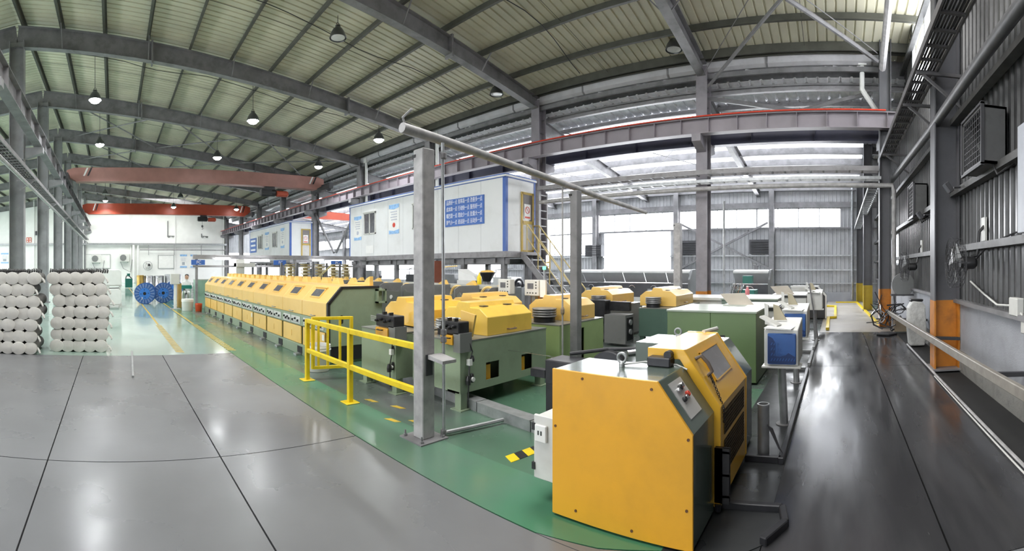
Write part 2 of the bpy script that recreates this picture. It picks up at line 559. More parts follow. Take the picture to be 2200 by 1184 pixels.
for k in range(1, 11):
    y = -3.6 - 1.48 * k
    zsec(y, roof_z(y) - .005).build('purlin', PURL, ceil3)
COLX = [-3.9 - 6 * k for k in range(9)]
for x in COLX:
    y0, y1 = -3.35, 13.1
    d0, d1 = .74, .40
    a = Vector((x, y0, roof_z(y0) - .21 - d0 / 2))
    b = Vector((x, y1, roof_z(y1) - .21 - d1 / 2))
    r = MB().ibeam(a, b, d0, .26, d2=d1)
    r.build('rafter', STEEL, ceiling)
    # bolted splice plates and knee stays
    for yy in (1.35, 8.85):
        t = (yy - y0) / (y1 - y0)
        c = a.lerp(b, t)
        d = d0 + (d1 - d0) * t
        MB().box(x - .16, x + .16, yy - .03, yy + .03, c.z - d / 2 - .09, c.z + d / 2 + .06).build('splice_plate', STEEL, ceiling)
    st = MB()
    for yy in PY[1:-1:2]:
        t = (yy - y0) / (y1 - y0)
        c = a.lerp(b, t)
        d = d0 + (d1 - d0) * t
        for sg in (-1, 1):
            st.bar((x + sg * .1, yy, c.z - d / 2 + .03), (x + sg * .5, yy, roof_z(yy) - .2), .03, .03)
    st.build('knee_stays', STEEL, ceiling)
    a2 = Vector((x, y0, roof_z(y0) - .21 - .37)); b2 = Vector((x, -19, roof_z(-19) - .41))
    MB().ibeam(a2, b2, .74, .26, d2=.4).build('rafter', STEEL, ceil3)
# sag rods and drooping cables under the sheets
for x in [-.9] + [c - 3 for c in COLX]:
    m = MB()
    for i in range(len(PY) - 1):
        m.tube([(x + .02 * (i % 2), PY[i], roof_z(PY[i]) - .1), (x, PY[i+1], roof_z(PY[i+1]) - .1)], .008, 4)
    m.build('sag_rod', PURL, ceiling)
random.seed(3)
for x, dz in ((-7.5, .22), (-12.2, .25), (-17.6, .25), (-23.5, .25), (-29.0, .25)):
    pts = []
    for i in range(25):
        y = -2.6 + i * .62
        pts.append((x + .18 * math.sin(i * .7), y, roof_z(y) - .2 - .07 * abs(math.sin(i * .65))))
    MB().tube(pts, .013, 5).build('roof_cable', BLACKP, ceiling)
# cross braces between two frames, and the pair of stays in the end bay
def brace(p, q, r=.04, m=STEEL, par=None):
    return MB().tube([p, q], r, 6).build('roof_brace', m, par or ceiling)
for (xa, xb) in ((-21.9, -27.9), (-27.9, -33.9)):
    for (ya, yb) in ((-2.2, 2.6), (2.6, 7.4), (7.4, 12.4)):
        za, zb = roof_z(ya) - .5, roof_z(yb) - .5
        brace((xa, ya, za), (xb, yb, zb), .035)
        brace((xa, yb, zb), (xb, ya, za), .035)
brace((-3.75, 13.0, 6.95), (-1.25, 10.4, 7.78), .05)
brace((-1.15, 10.4, 7.78), (1.15, 12.7, 7.35), .06)
brace((-3.8, 12.7, 7.2), (-1.3, 9.6, 8.2), .012)
brace((-1.0, 10.3, 7.9), (1.1, 12.5, 7.5), .012)
# lower roof over the second aisle: foil-faced insulation, then translucent sheets toward the wall
ceil2 = corr_sheet(-52, 2.4, 13.3, roof2_z(13.3), 14.6, roof2_z(14.6), .33, .03).build('ceiling_2', FOIL)
corr_sheet(-4.1, 2.4, 14.45, roof2_z(14.45) - .035, 17.5, roof2_z(17.5), .33, .03).build('foil_sheet', FOIL, ceil2)
corr_sheet(-52, -4.1, 14.45, roof2_z(14.45) - .035, 17.5, roof2_z(17.5), .33, .03).build('skylight_sheet', SKYL, ceil2)
tag(ceil2, kind='structure')
P2 = [13.65, 14.6, 15.8, 17.0, 18.15, 19.3, 20.4, 21.5, 22.6]
for y in P2:
    zsec(y, roof2_z(y) - .005, h=.30 if y > 15 else .2, w=.12).build('purlin', STEEL if y > 15 else STEELL, ceil2)
for i, y in enumerate(P2[3:-1]):
    ya, yb = (17.5 if i == 0 else P2[3+i]), P2[4+i]
    corr_sheet(-52, .9, ya, roof2_z(ya), yb, roof2_z(yb), .33, .03).build('skylight_sheet', SKYL, ceil2)
    corr_sheet(.9, 2.4, ya, roof2_z(ya), yb, roof2_z(yb), .33, .03).build('foil_sheet', FOIL, ceil2)
for x in COLX:
    MB().ibeam((x, 13.2, roof2_z(13.2) - .47), (x, 22.8, roof2_z(22.8) - .38), .5, .2, d2=.3).build('rafter', STEEL, ceil2)
for x in COLX[:6]:
    brace((x, 14.2, roof2_z(14.2) - .3), (x - 5.8, 21, roof2_z(21) - .3), .02, STEEL, ceil2)
    brace((x - 5.8, 14.2, roof2_z(14.2) - .3), (x, 21, roof2_z(21) - .3), .02, STEEL, ceil2)
# eave gutter between the two roofs
gut = MB().prism([(12.98, 7.76), (13.0, 7.50), (13.1, 7.43), (13.5, 7.43), (13.54, 7.70), (13.51, 7.70), (13.48, 7.47), (13.12, 7.47), (13.04, 7.53), (13.01, 7.76)], 'x', -52, 1.25).build('eave_gutter', mat('gutter_light_paint', (.58, .57, .59), .45, var=.08, scale=2, dirt=(.35, .34, .35), dscale=1.5, damt=.5))
tag(gut, 'long light grey box gutter running between the high roof and the silver roof', 'gutter')
for i in range(18):
    x = 1.0 - i * 3.0
    MB().prism([(12.965, 7.77), (12.985, 7.49), (13.1, 7.415), (13.1, 7.43), (13.0, 7.5), (12.98, 7.77)], 'x', x - .03, x + .03).build('gutter_joint', STEEL, gut)
MB().bar((-52, 13.1, 7.30), (1.2, 13.1, 7.30), .08, .14).build('eave_angle', STEEL, ceil2)
m = MB()
random.seed(5)
for i in range(230):
    x = 1.0 - i * .23
    m.bar((x, 13.13, 7.36), (x - .2, 13.13, 7.35 + random.uniform(-.02, .05)), .05, random.uniform(.02, .05))
tag(m.build('ragged_foil_edge', FOIL, ceil2), kind='stuff')

# ------------------------------------------------------------------ walls
def corr_wall_x(rects, y, m, name, par=None, pitch=.2, rib=.025):
    """Ribbed sheet wall facing -Y made of (x0, x1, z0, z1) fields."""
    b = MB()
    for (x0, x1, z0, z1) in rects:
        prof = []
        x = x0
        while x < x1 - 1e-6:
            for u, w in ((0, 0), (.62, 0), (.72, -rib), (.9, -rib)):
                if x + u * pitch < x1:
                    prof.append((x + u * pitch, w))
            x += pitch
        prof.append((x1, 0))
        n = len(prof)
        b.add([(u, y + w, z0) for u, w in prof] + [(u, y + w, z1) for u, w in prof], [(i, i + 1, n + i + 1, n + i) for i in range(n - 1)])
    return b.build(name, m, par)
YF = 22.8
wall_back = corr_wall_x([(-52, 2.0, 4.62, 6.3), (.2, 2.0, .45, 4.62), (-8.6, .2, .45, 3.62), (-20.4, -16.9, 2.3, 3.62), (-13.3, -12.6, .45, 3.62),
                         (-20.4, -13.3, .45, 2.4), (-27, -24, .45, 3.62), (-52, -46, .45, 3.62), (-46, -27, 2.5, 3.62), (-24, -20.4, 2.15, 3.62), (-46, -20.4, .45, .7)], YF, GREYW, 'wall_back')
tag(wall_back, kind='structure')
corr_wall_x([(-12.6, -8.6, 2.3, 3.62)], YF, SKYL, 'translucent_sheet', wall_back)
for (x0, x1) in ((-52, -12.6), (-8.6, 2.0)):
    box('plinth', PLASTER, wall_back, x0, x1, YF - .06, YF + .15, 0, .46)
for z, h, m in ((4.78, .26, STEEL), (1.56, .07, GALV), (.90, .05, GALV), (2.27, .07, GALV), (3.62, .07, STEEL), (5.5, .08, STEEL)):
    for (x0, x1) in (((-52, 2.0),) if z > 2.4 else ((-52, -24.0), (-20.4, -12.6), (-8.6, 2.0))):
        MB().bar((x0, YF - .09, z), (x1, YF - .09, z), .1, h).build('girt', m, wall_back)
wn_i = 0
for (x0, x1, z0, z1) in ((-4.0, .2, 3.65, 4.62), (-8.1, -4.0, 3.65, 4.62), (-12.9, -8.1, 3.65, 4.62), (-17, -13.1, 2.45, 4.62), (-23, -17, 3.65, 4.62), (-35, -23, 3.65, 4.62), (-46, -35, 3.65, 4.62)):
    wn_i += 1
    m = MB()
    for z in (z0, z1 - .04):
        m.box(x0, x1, YF - .02, YF + .05, z, z + .04)
    n = max(2, round((x1 - x0) / 1.05))
    for i in range(n + 1):
        x = x0 + (x1 - x0 - .04) * i / n
        m.box(x, x + .04, YF - .02, YF + .05, z0, z1)
    w = m.build('window_%d' % wn_i, GALV)
    tag(w, kind='structure')
    box('pane', glass('clear_pane', (.9, .93, .95), .02, .08), w, x0, x1, YF + .01, YF + .016, z0, z1)
XB_ = [-3.2, -8.15, -13.0, -18, -23.5, -29, -35, -41]
for i, x in enumerate(XB_):
    w = MB().ibeam((x, YF - .3, 0), (x, YF - .3, 6.0), .32, .26, up=(0, 1, 0)).build('wall_post', STEEL, wall_back)
for (x0, x1) in ((-3.3, -7.9), (-8.0, -3.4)):
    MB().bar((x0, YF - .25, 1.6), (x1, YF - .25, 3.9), .1, .1).build('cross_brace', STEEL, wall_back)
MB().tube([(.75, YF - .2, .1), (.75, YF - .2, 5.9)], .07, 8).build('rain_pipe', GALV, wall_back)
# gable wall on the right
def corr_wall_y(rects, x, m, name, par=None, pitch=.19, rib=.03):
    b = MB()
    for (y0, y1, z0, z1) in rects:
        prof = []
        y = y0
        while y < y1 - 1e-6:
            for u, w in ((0, 0), (.55, 0), (.66, -rib), (.88, -rib)):
                if y + u * pitch < y1:
                    prof.append((y + u * pitch, w))
            y += pitch
        prof.append((y1, 0))
        n = len(prof)
        b.add([(x + w, u, z0) for u, w in prof] + [(x + w, u, z1) for u, w in prof], [(i, i + 1, n + i + 1, n + i) for i in range(n - 1)])
    return b.build(name, m, par)
XR = 2.02
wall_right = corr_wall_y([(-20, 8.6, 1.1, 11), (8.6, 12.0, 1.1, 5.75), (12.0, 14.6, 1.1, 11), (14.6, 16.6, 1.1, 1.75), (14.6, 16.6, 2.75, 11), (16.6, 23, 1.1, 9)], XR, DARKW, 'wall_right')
tag(wall_right, kind='structure')
box('plinth', PLASTER, wall_right, XR - .03, XR + .2, -20, 23, -.12, 1.08)
box('plinth_stain', mat('stained_plaster', (.30, .29, .27), .8, var=.3, scale=4, dirt=(.12, .12, .12), dscale=4, damt=.8, bump=.3), wall_right, XR - .045, XR - .03, -3, 11.5, -.12, .32)
MB().bar((XR - .05, -3, 1.11), (XR - .05, 23, 1.11), .12, .06).build('sill_rail', STEEL, wall_right)
for z in (1.95, 2.87, 4.05, 5.7, 7.4):
    MB().bar((XR - .1, -3, z), (XR - .1, 23, z), .13, .09).build('girt', mat('dirty_girt', (.10, .10, .10), .5, var=.3, scale=6), wall_right)
for (nm, y0, y1, z0, z1) in (('window_8', 8.6, 12.0, 5.8, 9.4), ('window_9', 14.6, 16.6, 1.75, 2.75)):
    m = MB()
    for y in (y0, (y0 + y1) / 2 - .03, y1 - .06):
        m.box(XR - .05, XR + .03, y, y + .06, z0, z1)
    for z in (z0, z1 - .06):
        m.box(XR - .05, XR + .03, y0, y1, z, z + .06)
    w = m.build(nm, GALV)
    tag(w, kind='structure')
    box('pane', glass('clear_pane', (.9, .93, .95), .02, .08), w, XR, XR + .006, y0, y1, z0, z1)
# unseen side wall of the neighbouring hall, window band sized for the fill light
wall_front = corr_wall_x([(-52, 2.0, 0, 2.2), (-52, 2.0, 6.0, 8.0)], -20, GREYW, 'wall_front', None, .5, .04)
tag(wall_front, kind='structure')
for i in range(10):
    MB().ibeam((-50 + i * 5.7, -19.8, 0), (-50 + i * 5.7, -19.8, 7.6), .3, .25, up=(0, 1, 0)).build('wall_post', STEEL, wall_front)
# white end wall far down the hall
wall_left = box('wall_left', WHITEW, None, -52.3, -52, -26, 13.0, 0, 11)
tag(wall_left, kind='structure')
corr = corr_wall_y([(13.2, 22.8, 3.4, 6.8), (13.2, 22.8, 0, .6)], -52, GREYW, 'wall_left_2')
tag(corr, kind='structure')
for y in (-9, -3.35, 2.0, 7.0, 12.7):
    MB().bar((-51.9, y, 0), (-51.9, y, 9.5 if y < 12 else 8), .12, .12).build('wall_post', WHITEW, wall_left)
MB().bar((-51.7, -20, 4.35), (-51.7, 13, 4.35), .25, .2).build('wall_pipe_tray', GALV, wall_left)
MB().tube([(-51.6, 3.0, 3.7), (-51.6, 13, 3.7)], .06, 6).build('wall_pipe', STEELL, wall_left)
MB().tube([(-51.7, 2.3, 0), (-51.7, 2.3, 4.3)], .12, 8).build('wall_pipe', WHITEP, wall_left)
MB().tube([(-51.7, 2.8, 0), (-51.7, 2.8, 4.3)], .08, 8).build('wall_pipe', WHITEP, wall_left)
for (y, z) in ((4.0, 3.2), (6.9, 3.5), (10.0, 3.8)):
    MB().tube([(-51.65, y, 3.1), (-51.65, y, 4.3)], .035, 6).build('wall_pipe', STEELL, wall_left)
# ================================================================== COLUMNS, BEAMS, CRANES
ORD = ['first', 'second', 'third', 'fourth', 'fifth', 'sixth', 'seventh', 'eighth', 'ninth', 'tenth', 'eleventh', 'twelfth']
def column(x, y, h, label, up, d, w, band=None, bandm=ORANGE, corbels=(), m=STEEL, group=None):
    t = wthing('steel_column', label, 'column', (x, y, 0), group)
    MB().ibeam((x, y, 0.02), (x, y, h), d, w, up=up, tf=.022, tw=.016).build('shaft', m, t)
    if band:
        a, b = (d, w) if abs(up[0]) > .5 else (w, d)
        MB().ibeam((x, y, 0.02), (x, y, band), d + .008, w + .008, up=up, tf=.027, tw=.022).build('painted_band', bandm, t)
    MB().box(x - d * .6, x + d * .6, y - d * .6, y + d * .6, 0, .025).build('base_plate', STEEL, t)
    for (yy, z) in corbels:
        s = 1 if yy > y else -1
        MB().prism([(y + s * .15, z - .42), (y + s * .15, z), (yy + s * .2, z), (yy + s * .2, z - .2)], 'x', x - .13, x + .13).build('corbel', m, t)
    return t
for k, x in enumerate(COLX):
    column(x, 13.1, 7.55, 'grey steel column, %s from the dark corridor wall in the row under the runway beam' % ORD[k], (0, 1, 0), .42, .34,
           .97 if k < 2 else None, ORANGE, ((12.55, 5.43), (13.7, 5.40)), mat('column_haze_lilac', (.27, .25, .275), .5, var=.15, scale=3, dirt=(.13, .125, .13), dscale=2, damt=.5) if k < 2 else STEEL)  # lighter lilac on the first two columns stands for haze in the air
for k in range(1, 9):
    x = COLX[k]
    column(x, -3.35, 9.6, 'broad grey column, %s nearest in the row behind the white rolls' % ORD[k - 1], (0, 1, 0), .52, .34, None, ORANGE, ((-2.62, 5.85),),
           mat('column_mid_grey', (.30, .30, .31), .5, var=.15, scale=2, dirt=(.13, .13, .13), dscale=1.5, damt=.5))
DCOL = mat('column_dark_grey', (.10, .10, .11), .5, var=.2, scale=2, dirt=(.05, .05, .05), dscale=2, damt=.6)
MUST = mat('mustard_band_paint', (.50, .36, .02), .5, var=.12)
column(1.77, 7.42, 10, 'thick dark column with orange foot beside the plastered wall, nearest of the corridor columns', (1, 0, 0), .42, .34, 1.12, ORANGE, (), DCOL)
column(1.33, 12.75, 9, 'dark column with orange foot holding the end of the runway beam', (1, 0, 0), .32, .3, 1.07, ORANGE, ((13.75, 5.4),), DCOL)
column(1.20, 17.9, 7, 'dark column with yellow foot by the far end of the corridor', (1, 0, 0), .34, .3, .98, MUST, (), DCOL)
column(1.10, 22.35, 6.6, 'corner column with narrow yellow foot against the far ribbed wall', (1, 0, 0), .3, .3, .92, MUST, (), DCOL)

def runway(name, label, y, z0, z1, x0, x1, m, red=False, step=.82, w=.28):
    t = wthing(name, label, 'beam', (x1, y, z0))
    MB().ibeam((x0, y, (z0 + z1) / 2), (x1, y, (z0 + z1) / 2), z1 - z0, w, tf=.02).build('girder', m, t)
    MB().box(x0, x1, y - .035, y + .035, z1, z1 + .06).build('rail', STEELD, t)
    me = None
    n = int((x1 - x0) / step)
    for i in range(n):
        x = x1 - .25 - i * step
        if me is None:
            b = MB()
            for s in (-1, 1):
                b.box(-.006, .006, s * .012 if s > 0 else -w / 2 + .006, w / 2 - .006 if s > 0 else -.012, -(z1 - z0) / 2 + .02, (z1 - z0) / 2 - .02)
            me = b.mesh('stiffener')
            me.materials.append(m)
        o = put('stiffener', me, t, Vector((x, y, (z0 + z1) / 2)) - WORLD[t.name])
    if red:
        MB().tube([(x0, y - w / 2 - .02, z1 + .03), (x1 - .3, y - w / 2 - .02, z1 + .03)], .022, 6).build('conductor_rail', REDL, t)
    return t
runway('crane_runway_beam', 'long lilac grey crane beam with stiffeners and a red conductor line', 12.52, 5.44, 5.88, -52, 1.62, BEAMV, True)
runway('crane_runway_beam', 'dark blue grey crane beam behind the red lined one', 13.72, 5.40, 5.86, -52, 1.5, mat('beam_dark_blue', (.075, .075, .12), .45, var=.15, scale=2), False, 1.9)
runway('crane_runway_beam', 'grey crane beam along the columns behind the white rolls', -2.62, 5.9, 6.5, -52, -6, STEEL, False, 1.5, .3)

def crane(x, y0, y1, z0, z1, m, label, hoist_y, w=.42):
    t = wthing('bridge_crane', label, 'crane', (x, y0, z0))
    MB().prism([(y0, z0 + .3), (y0 + .55, z0), (y1 - .55, z0), (y1, z0 + .3), (y1, z1 - .12), (y1 - .4, z1), (y0 + .4, z1), (y0, z1 - .12)], 'x', x - w / 2, x + w / 2).build('box_girder', m, t, bevel=.015)
    MB().box(x - w / 2 - .09, x + w / 2 + .09, y0 + .5, y1 - .5, z0 - .02, z0 + .015).build('lower_flange', m, t)
    for y in (y0 + .05, y1 - .05):
        b = MB().box(x - 1.3, x + 1.3, y - .13, y + .13, z0 - .05, z0 + .28)
        for xx in (x - 1.0, x + 1.0):
            b.lathe([(.16, -.06), (.16, .06)], (xx, y, z0 - .02), 'y', 14)
        b.build('end_truck', STEELD, t)
    for yy in (y0 + .9, y1 - 1.0):
        for k in range(2):
            MB().prism([(yy + k * .22, z0 + .3), (yy + k * .22 + .1, z0 + .3), (yy + k * .22 + .3, z1 - .02), (yy + k * .22 + .2, z1 - .02)], 'x', x + w / 2, x + w / 2 + .006).build('hazard_stripe', BLACKP if k else WHITEP, t)
    h = wthing('hoist', 'dark electric hoist with a red motor under the ' + label.split(' crane')[0] + ' crane', 'hoist', (x, hoist_y, z0 - .5))
    b = MB().box(x - .2, x + .2, hoist_y - .55, hoist_y + .1, z0 - .5, z0 - .2)
    b.lathe([(.2, -.5), (.22, -.45), (.22, .3), (.2, .35)], (x, hoist_y, z0 - .35), 'y', 14)
    b.build('drum', BLACKP, h)
    MB().lathe([(.17, -.35), (.18, -.3), (.18, .3), (.12, .38)], (x + .1, hoist_y + .75, z0 - .4), 'y', 12).build('motor', REDC, h)
    MB().box(x - .12, x + .12, hoist_y - .3, hoist_y + .3, z0 - .2, z0 - .02).build('trolley', STEELD, h)
    b = MB().tube([(x, hoist_y - .1, z0 - .5), (x, hoist_y - .1, z0 - .95)], .012, 5)
    b.build('hoist_rope', STEELD, h)
    MB().lathe([(.05, 0), (.09, .04), (.09, .16), (.04, .2)], (x, hoist_y - .1, z0 - 1.1), 'z', 10).torus((x, hoist_y - .1, z0 - 1.2), .07, .02, 'x', 10, 6, -2.4, 1.8).build('hook_block', STEELD, h)
    return t, h
crane(-25.5, -2.55, 12.45, 6.42, 7.18, PINKC, 'faded pink red overhead crane girder across the hall', 9.0)
crane(-40.8, -2.7, 12.45, 6.42, 7.35, REDC, 'bright orange red overhead crane girder by the white end wall', 8.1)
t = wthing('bridge_crane', 'orange crane girder in the second aisle behind the runway beams', 'crane', (-33, 13.9, 5.55))
MB().prism([(13.9, 5.75), (14.3, 5.55), (19.3, 5.55), (19.6, 5.75), (19.6, 6.05), (13.9, 6.2)], 'x', -33.2, -32.8).build('box_girder', REDC, t)
MB().box(-33.3, -32.7, 14.3, 19.3, 5.53, 5.565).build('lower_flange', REDC, t)

# ------------------------------------------------------------------ cable trays and pipes along the hall
def ladder(name, label, p, q, w, m, rung=.3, side=(0, 1, 0), h=.1, cables=True):
    p, q = Vector(p), Vector(q)
    t = wthing(name, label, 'cable tray', p)
    d = (q - p)
    L_ = d.length
    d.normalize()
    s = Vector(side).normalized() * w / 2
    for sg in (-1, 1):
        MB().bar(p + s * sg, q + s * sg, .03, h).build('side_rail', m, t)
    me = MB().bar((0, 0, 0), tuple(s * 2), .05, .03).mesh('rung')
    me.materials.append(m)
    n = int(L_ / rung)
    for i in range(min(n, 290)):
        c = p + d * (i + .5) * rung
        put('rung', me, t, c - s - p - Vector((0, 0, h * .3)))
    if cables:
        for k in range(7):
            o = s * (-.8 + k * .26)
            MB().tube([p + o + Vector((0, 0, -.005 + .01 * (k % 2))), q + o + Vector((0, 0, -.005 + .01 * (k % 2)))], .017, 5).build('cable', RUBBER, t)
    return t
TRAYD = mat('dark_tray_steel', (.12, .115, .12), .5, var=.2, scale=6)
tr = ladder('cable_tray', 'dark ladder tray full of black cables along the dark corridor wall', (1.36, 3.0, 4.72), (1.36, 13.2, 4.72), .34, TRAYD, .42, (1, 0, 0), .12)
for y in (6.9, 8.3, 12.0):
    MB().bar((1.2, y, 4.62), (2.0, y, 4.62), .05, .05).bar((1.3, y, 4.6), (1.95, y, 4.1), .04, .04).build('wall_bracket', TRAYD, tr)
ladder('cable_tray', 'far thin ladder tray running on to the corner, with pale edge', (1.05, 13.2, 3.95), (1.0, 22.4, 3.55), .3, GALV, .3, (1, 0, 0), .08, False)
lt = ladder('cable_tray', 'light grey ladder tray crossing from the stair column to the dark corridor wall', (-9.55, 12.75, 4.38), (1.15, 12.75, 4.38), .36, STEELL, .36, (0, 1, 0), .13, False)
ladder('cable_tray', 'lower pale ladder tray under the crossing grey one', (-8.4, 12.6, 4.10), (1.2, 12.6, 4.10), .3, GALV, .36, (0, 1, 0), .08, False)
pp = MB().tube([(-9.4, 12.5, 3.88), (1.15, 12.5, 3.90), (1.5, 12.45, 3.90), (1.55, 12.45, 3.75), (1.55, 12.45, .1)], .065, 10).build('water_pipe', PIPEG, None, smooth=True)
tag(pp, 'grey pipe below the crossing trays that bends down by the wall', 'pipe')
t = wthing('frame_post', 'light grey square post frame beside the office stair', 'frame', (-9.62, 12.45, 2.1))
MB().bar((-9.62, 12.72, 2.1), (-9.62, 12.72, 4.3), .12, .12).bar((-9.62, 13.2, 2.1), (-9.62, 13.2, 4.3), .06, .06).build('upright', STEELL, t)
for k in range(8):
    MB().bar((-9.62, 12.72, 2.3 + k * .27), (-9.62, 13.2, 2.3 + k * .27), .04, .04).build('rung', STEELL, t)
lt2 = ladder('cable_tray', 'grey cable ladder sloping away beside the columns behind the white rolls', (-9.5, -2.9, 4.80), (-51, -2.9, 4.80), .4, STEELL, .33, (0, 1, 0), .12, True)
for k in range(1, 8):
    x = COLX[k] + .3
    MB().bar((x, -3.3, 4.68), (x, -2.65, 4.68), .06, .06).bar((x, -3.2, 4.35), (x, -2.7, 4.65), .04, .04).build('wall_bracket', STEELL, lt2)
tag(MB().tube([(-8.5, -2.8, 4.42), (-51, -2.8, 4.42)], .06, 8).build('water_pipe', PIPEG, None, smooth=True), 'grey pipe under the cable ladder beside the columns behind the white rolls', 'pipe')
bp = MB().tube([(1.62, 2.5, 4.02), (1.62, 8.0, 4.05), (1.55, 13.0, 4.12)], .075, 12).build('water_pipe', mat('dark_pipe', (.11, .11, .115), .45, var=.2, scale=5), None, smooth=True)
tag(bp, 'thick dark pipe on the dark corridor wall under the black cable tray', 'pipe')
tag(MB().tube([(-3.45, 2.5, 2.95), (-3.62, 4.2, 2.90), (-3.9, 6.9, 2.87), (-4.05, 9.2, 2.86)], [.048, .045, .045, .04], 10).tube([(-3.45, 2.54, 2.97), (-3.44, 2.5, 3.04), (-3.3, 2.5, 3.08)], .012, 6).build('overhead_pipe', PIPEG, None, smooth=True), 'grey overhead pipe resting on two slim posts above the machines', 'pipe')
def slim_post(x, y, h, w, label):
    t = wthing('slim_post', label, 'post', (x, y, 0))
    MB().box(x - w / 2, x + w / 2, y - w / 2, y + w / 2, .01, h).build('shaft', PIPEG if w > .13 else STEEL, t, bevel=.008)
    MB().bar((x - w * .4, y - w * .5, h - .08), (x - w * .4, y + w * 1.1, h + .01), .05, .06).build('pipe_cradle', STEELD, t)
    bw = .17 if w > .14 else .13
    MB().box(x - bw, x + bw, y - bw, y + bw, 0, .012).build('base_plate', STEEL, t)
    for sx in (-bw + .04, bw - .04):
        for sy in (-bw + .04, bw - .04):
            MB().lathe([(.02, 0), (.02, .02), (.009, .02), (.009, .06)], (x + sx, y + sy, .012), 'z', 6).build('anchor_bolt', STEEL, t)
    return t
sp = slim_post(-3.50, 2.80, 2.80, .15, 'worn light grey square post at the end of the yellow railing')
MB().prism([(-3.42, .78), (-3.2, .76), (-3.2, .79), (-3.42, .82)], 'y', 2.78, 2.95).build('side_bracket', PIPEG, sp)
MB().box(-3.43, -3.415, 2.76, 2.84, .62, .82).build('slot_box', STEELD, sp)
slim_post(-3.69, 5.8, 2.80, .13, 'slim grey square post behind the light green machine')
t = wthing('riser_pipe', 'thin galvanised riser pipe standing beside the worn square post', 'pipe', (-3.40, 2.97, 0))
MB().tube([(-3.40, 2.97, .04), (-3.42, 2.97, 2.88)], .016, 8).build('riser', GALV, t, smooth=True)
MB().tube([(-3.40, 2.97, .035), (-3.24, 3.66, .04)], .022, 8).build('foot_pipe', GALV, t, smooth=True)
for z in (.04, .95, 1.02, 2.75):
    MB().lathe([(.026, -.03), (.03, -.02), (.03, .02), (.026, .03)], (-3.405, 2.97, z), 'z', 8).build('coupling', STEEL, t)
t = wthing('riser_pipe', 'thin rusty drop pipe hanging in front of the light green machine', 'pipe', (-3.4, 5.3, .7))
MB().tube([(-3.76, 5.55, 2.88), (-3.76, 5.55, .0)], .013, 8).build('riser', PIPEG, t)
MB().lathe([(.02, -.05), (.03, -.02), (.03, .03), (.02, .06)], (-3.76, 5.55, 1.02), 'z', 8).build('coupling', WOODL, t)
tag(MB().tube([(-3.25, 13.0, 0), (-3.25, 13.0, 3.6)], .03, 8).build('riser_pipe', GALV, None), 'thin pale vertical pipe beside the orange footed column', 'pipe')
# post in the second aisle and white drop pipes on the columns
slim_post(-4.42, 12.3, 2.92, .2, 'grey square post close beside the orange footed column')
for x, lab in ((-15.4, 'white drain pipe beside the column behind the worn post'), (-21.3, 'white drain pipe on the column behind the blue cornered end of the long office')):
    b = MB().tube([(x, 13.05, 7.4), (x, 13.05, 3.0)], .07, 8)
    b.box(x - .13, x + .13, 12.95, 13.15, 7.35, 7.6)
    tag(b.build('drain_pipe', WHITEP, None), lab, 'pipe')
b = MB().tube([(.72, 13.15, 7.5), (.72, 13.15, 6.75), (1.15, 13.1, 6.1)], .075, 8).box(.6, .84, 13.05, 13.25, 7.42, 7.68)
tag(b.build('drain_pipe', WHITEP, None), 'white drain pipe with an elbow at the corridor end of the gutter', 'pipe')
tag(MB().tube([(1.22, 12.3, 7.0), (1.05, 8.4, 7.6), (.75, 5.8, 8.2)], .09, 8).build('roof_pipe', PIPEG, None, smooth=True), 'pale pipe rising from the gable column toward the roof', 'pipe')
# brace from the column heads (second aisle)
for (p, q, r) in (((-3.9, 13.3, 6.75), (.9, 13.9, 5.95), .07), ((-2.9, 14.0, 6.0), (1.0, 13.4, 6.75), .06), ((-27.9, 13.1, 5.3), (-25.2, 13.1, 2.6), .08), ((-22.2, 13.1, 5.2), (-24.9, 13.1, 2.6), .08)):
    brace(p, q, r, STEEL, ceil2)

# ------------------------------------------------------------------ high-bay lamps
def lamp(x, y, z, lit, label):
    t = wthing('high_bay_lamp', label, 'lamp', (x, y, z))
    MB().lathe([(.235, 0), (.245, .01), (.23, .06), (.20, .15), (.14, .25), (.08, .31), (.075, .36), (.0, .37)], (x, y, z), 'z', 20, cap=False).build('reflector', LAMPSH, t, smooth=True)
    MB().lathe([(.0, -.115), (.08, -.105), (.15, -.07), (.20, -.01), (.2, .03), (.12, .045), (.0, .05)] if lit else [(.0, .03), (.12, .028), (.2, .02), (.2, .03), (.12, .045), (.0, .05)], (x, y, z), 'z', 16, cap=False).build('lens', LAMPON if lit else LAMPOFF, t)
    if not lit:
        MB().lathe([(.0, .10), (.05, .12), (.06, .2), (.03, .26), (0, .27)], (x, y, z), 'z', 10, cap=False).build('bulb', WHITEP, t, smooth=True)
    b = MB().torus((x, y, z + .40), .04, .01, 'x', 10, 5)
    b.tube([(x, y, z + .44), (x, y, roof_z(y) - .2)], .01, 5)
    b.build('hanger', STEELD, t)
    if lit:
        d = bpy.data.lights.new('lamp_glow', 'SPOT')
        d.energy = 500
        d.spot_size = 2.6
        d.spot_blend = .5
        d.shadow_soft_size = .18
        d.color = (.96, .98, 1)
        o = bpy.data.objects.new('lamp_glow', d)
        COL.objects.link(o)
        o.location = (x, y, z - .16)
    return t
for i, (x, nm) in enumerate(((-16.6, 'nearest lit row'), (-22.6, 'second lit row'), (-39.4, 'row before the red crane'))):
    for j, (y, z) in enumerate(((-.65, 7.70), (5.2, 7.2), (10.8, 7.15))):
        lamp(x, y, z - (.3 if i == 2 else 0), True, 'lit bay lamp, %s, %s' % (('the one on the roll side', 'the middle one', 'the one on the office side')[j], nm))
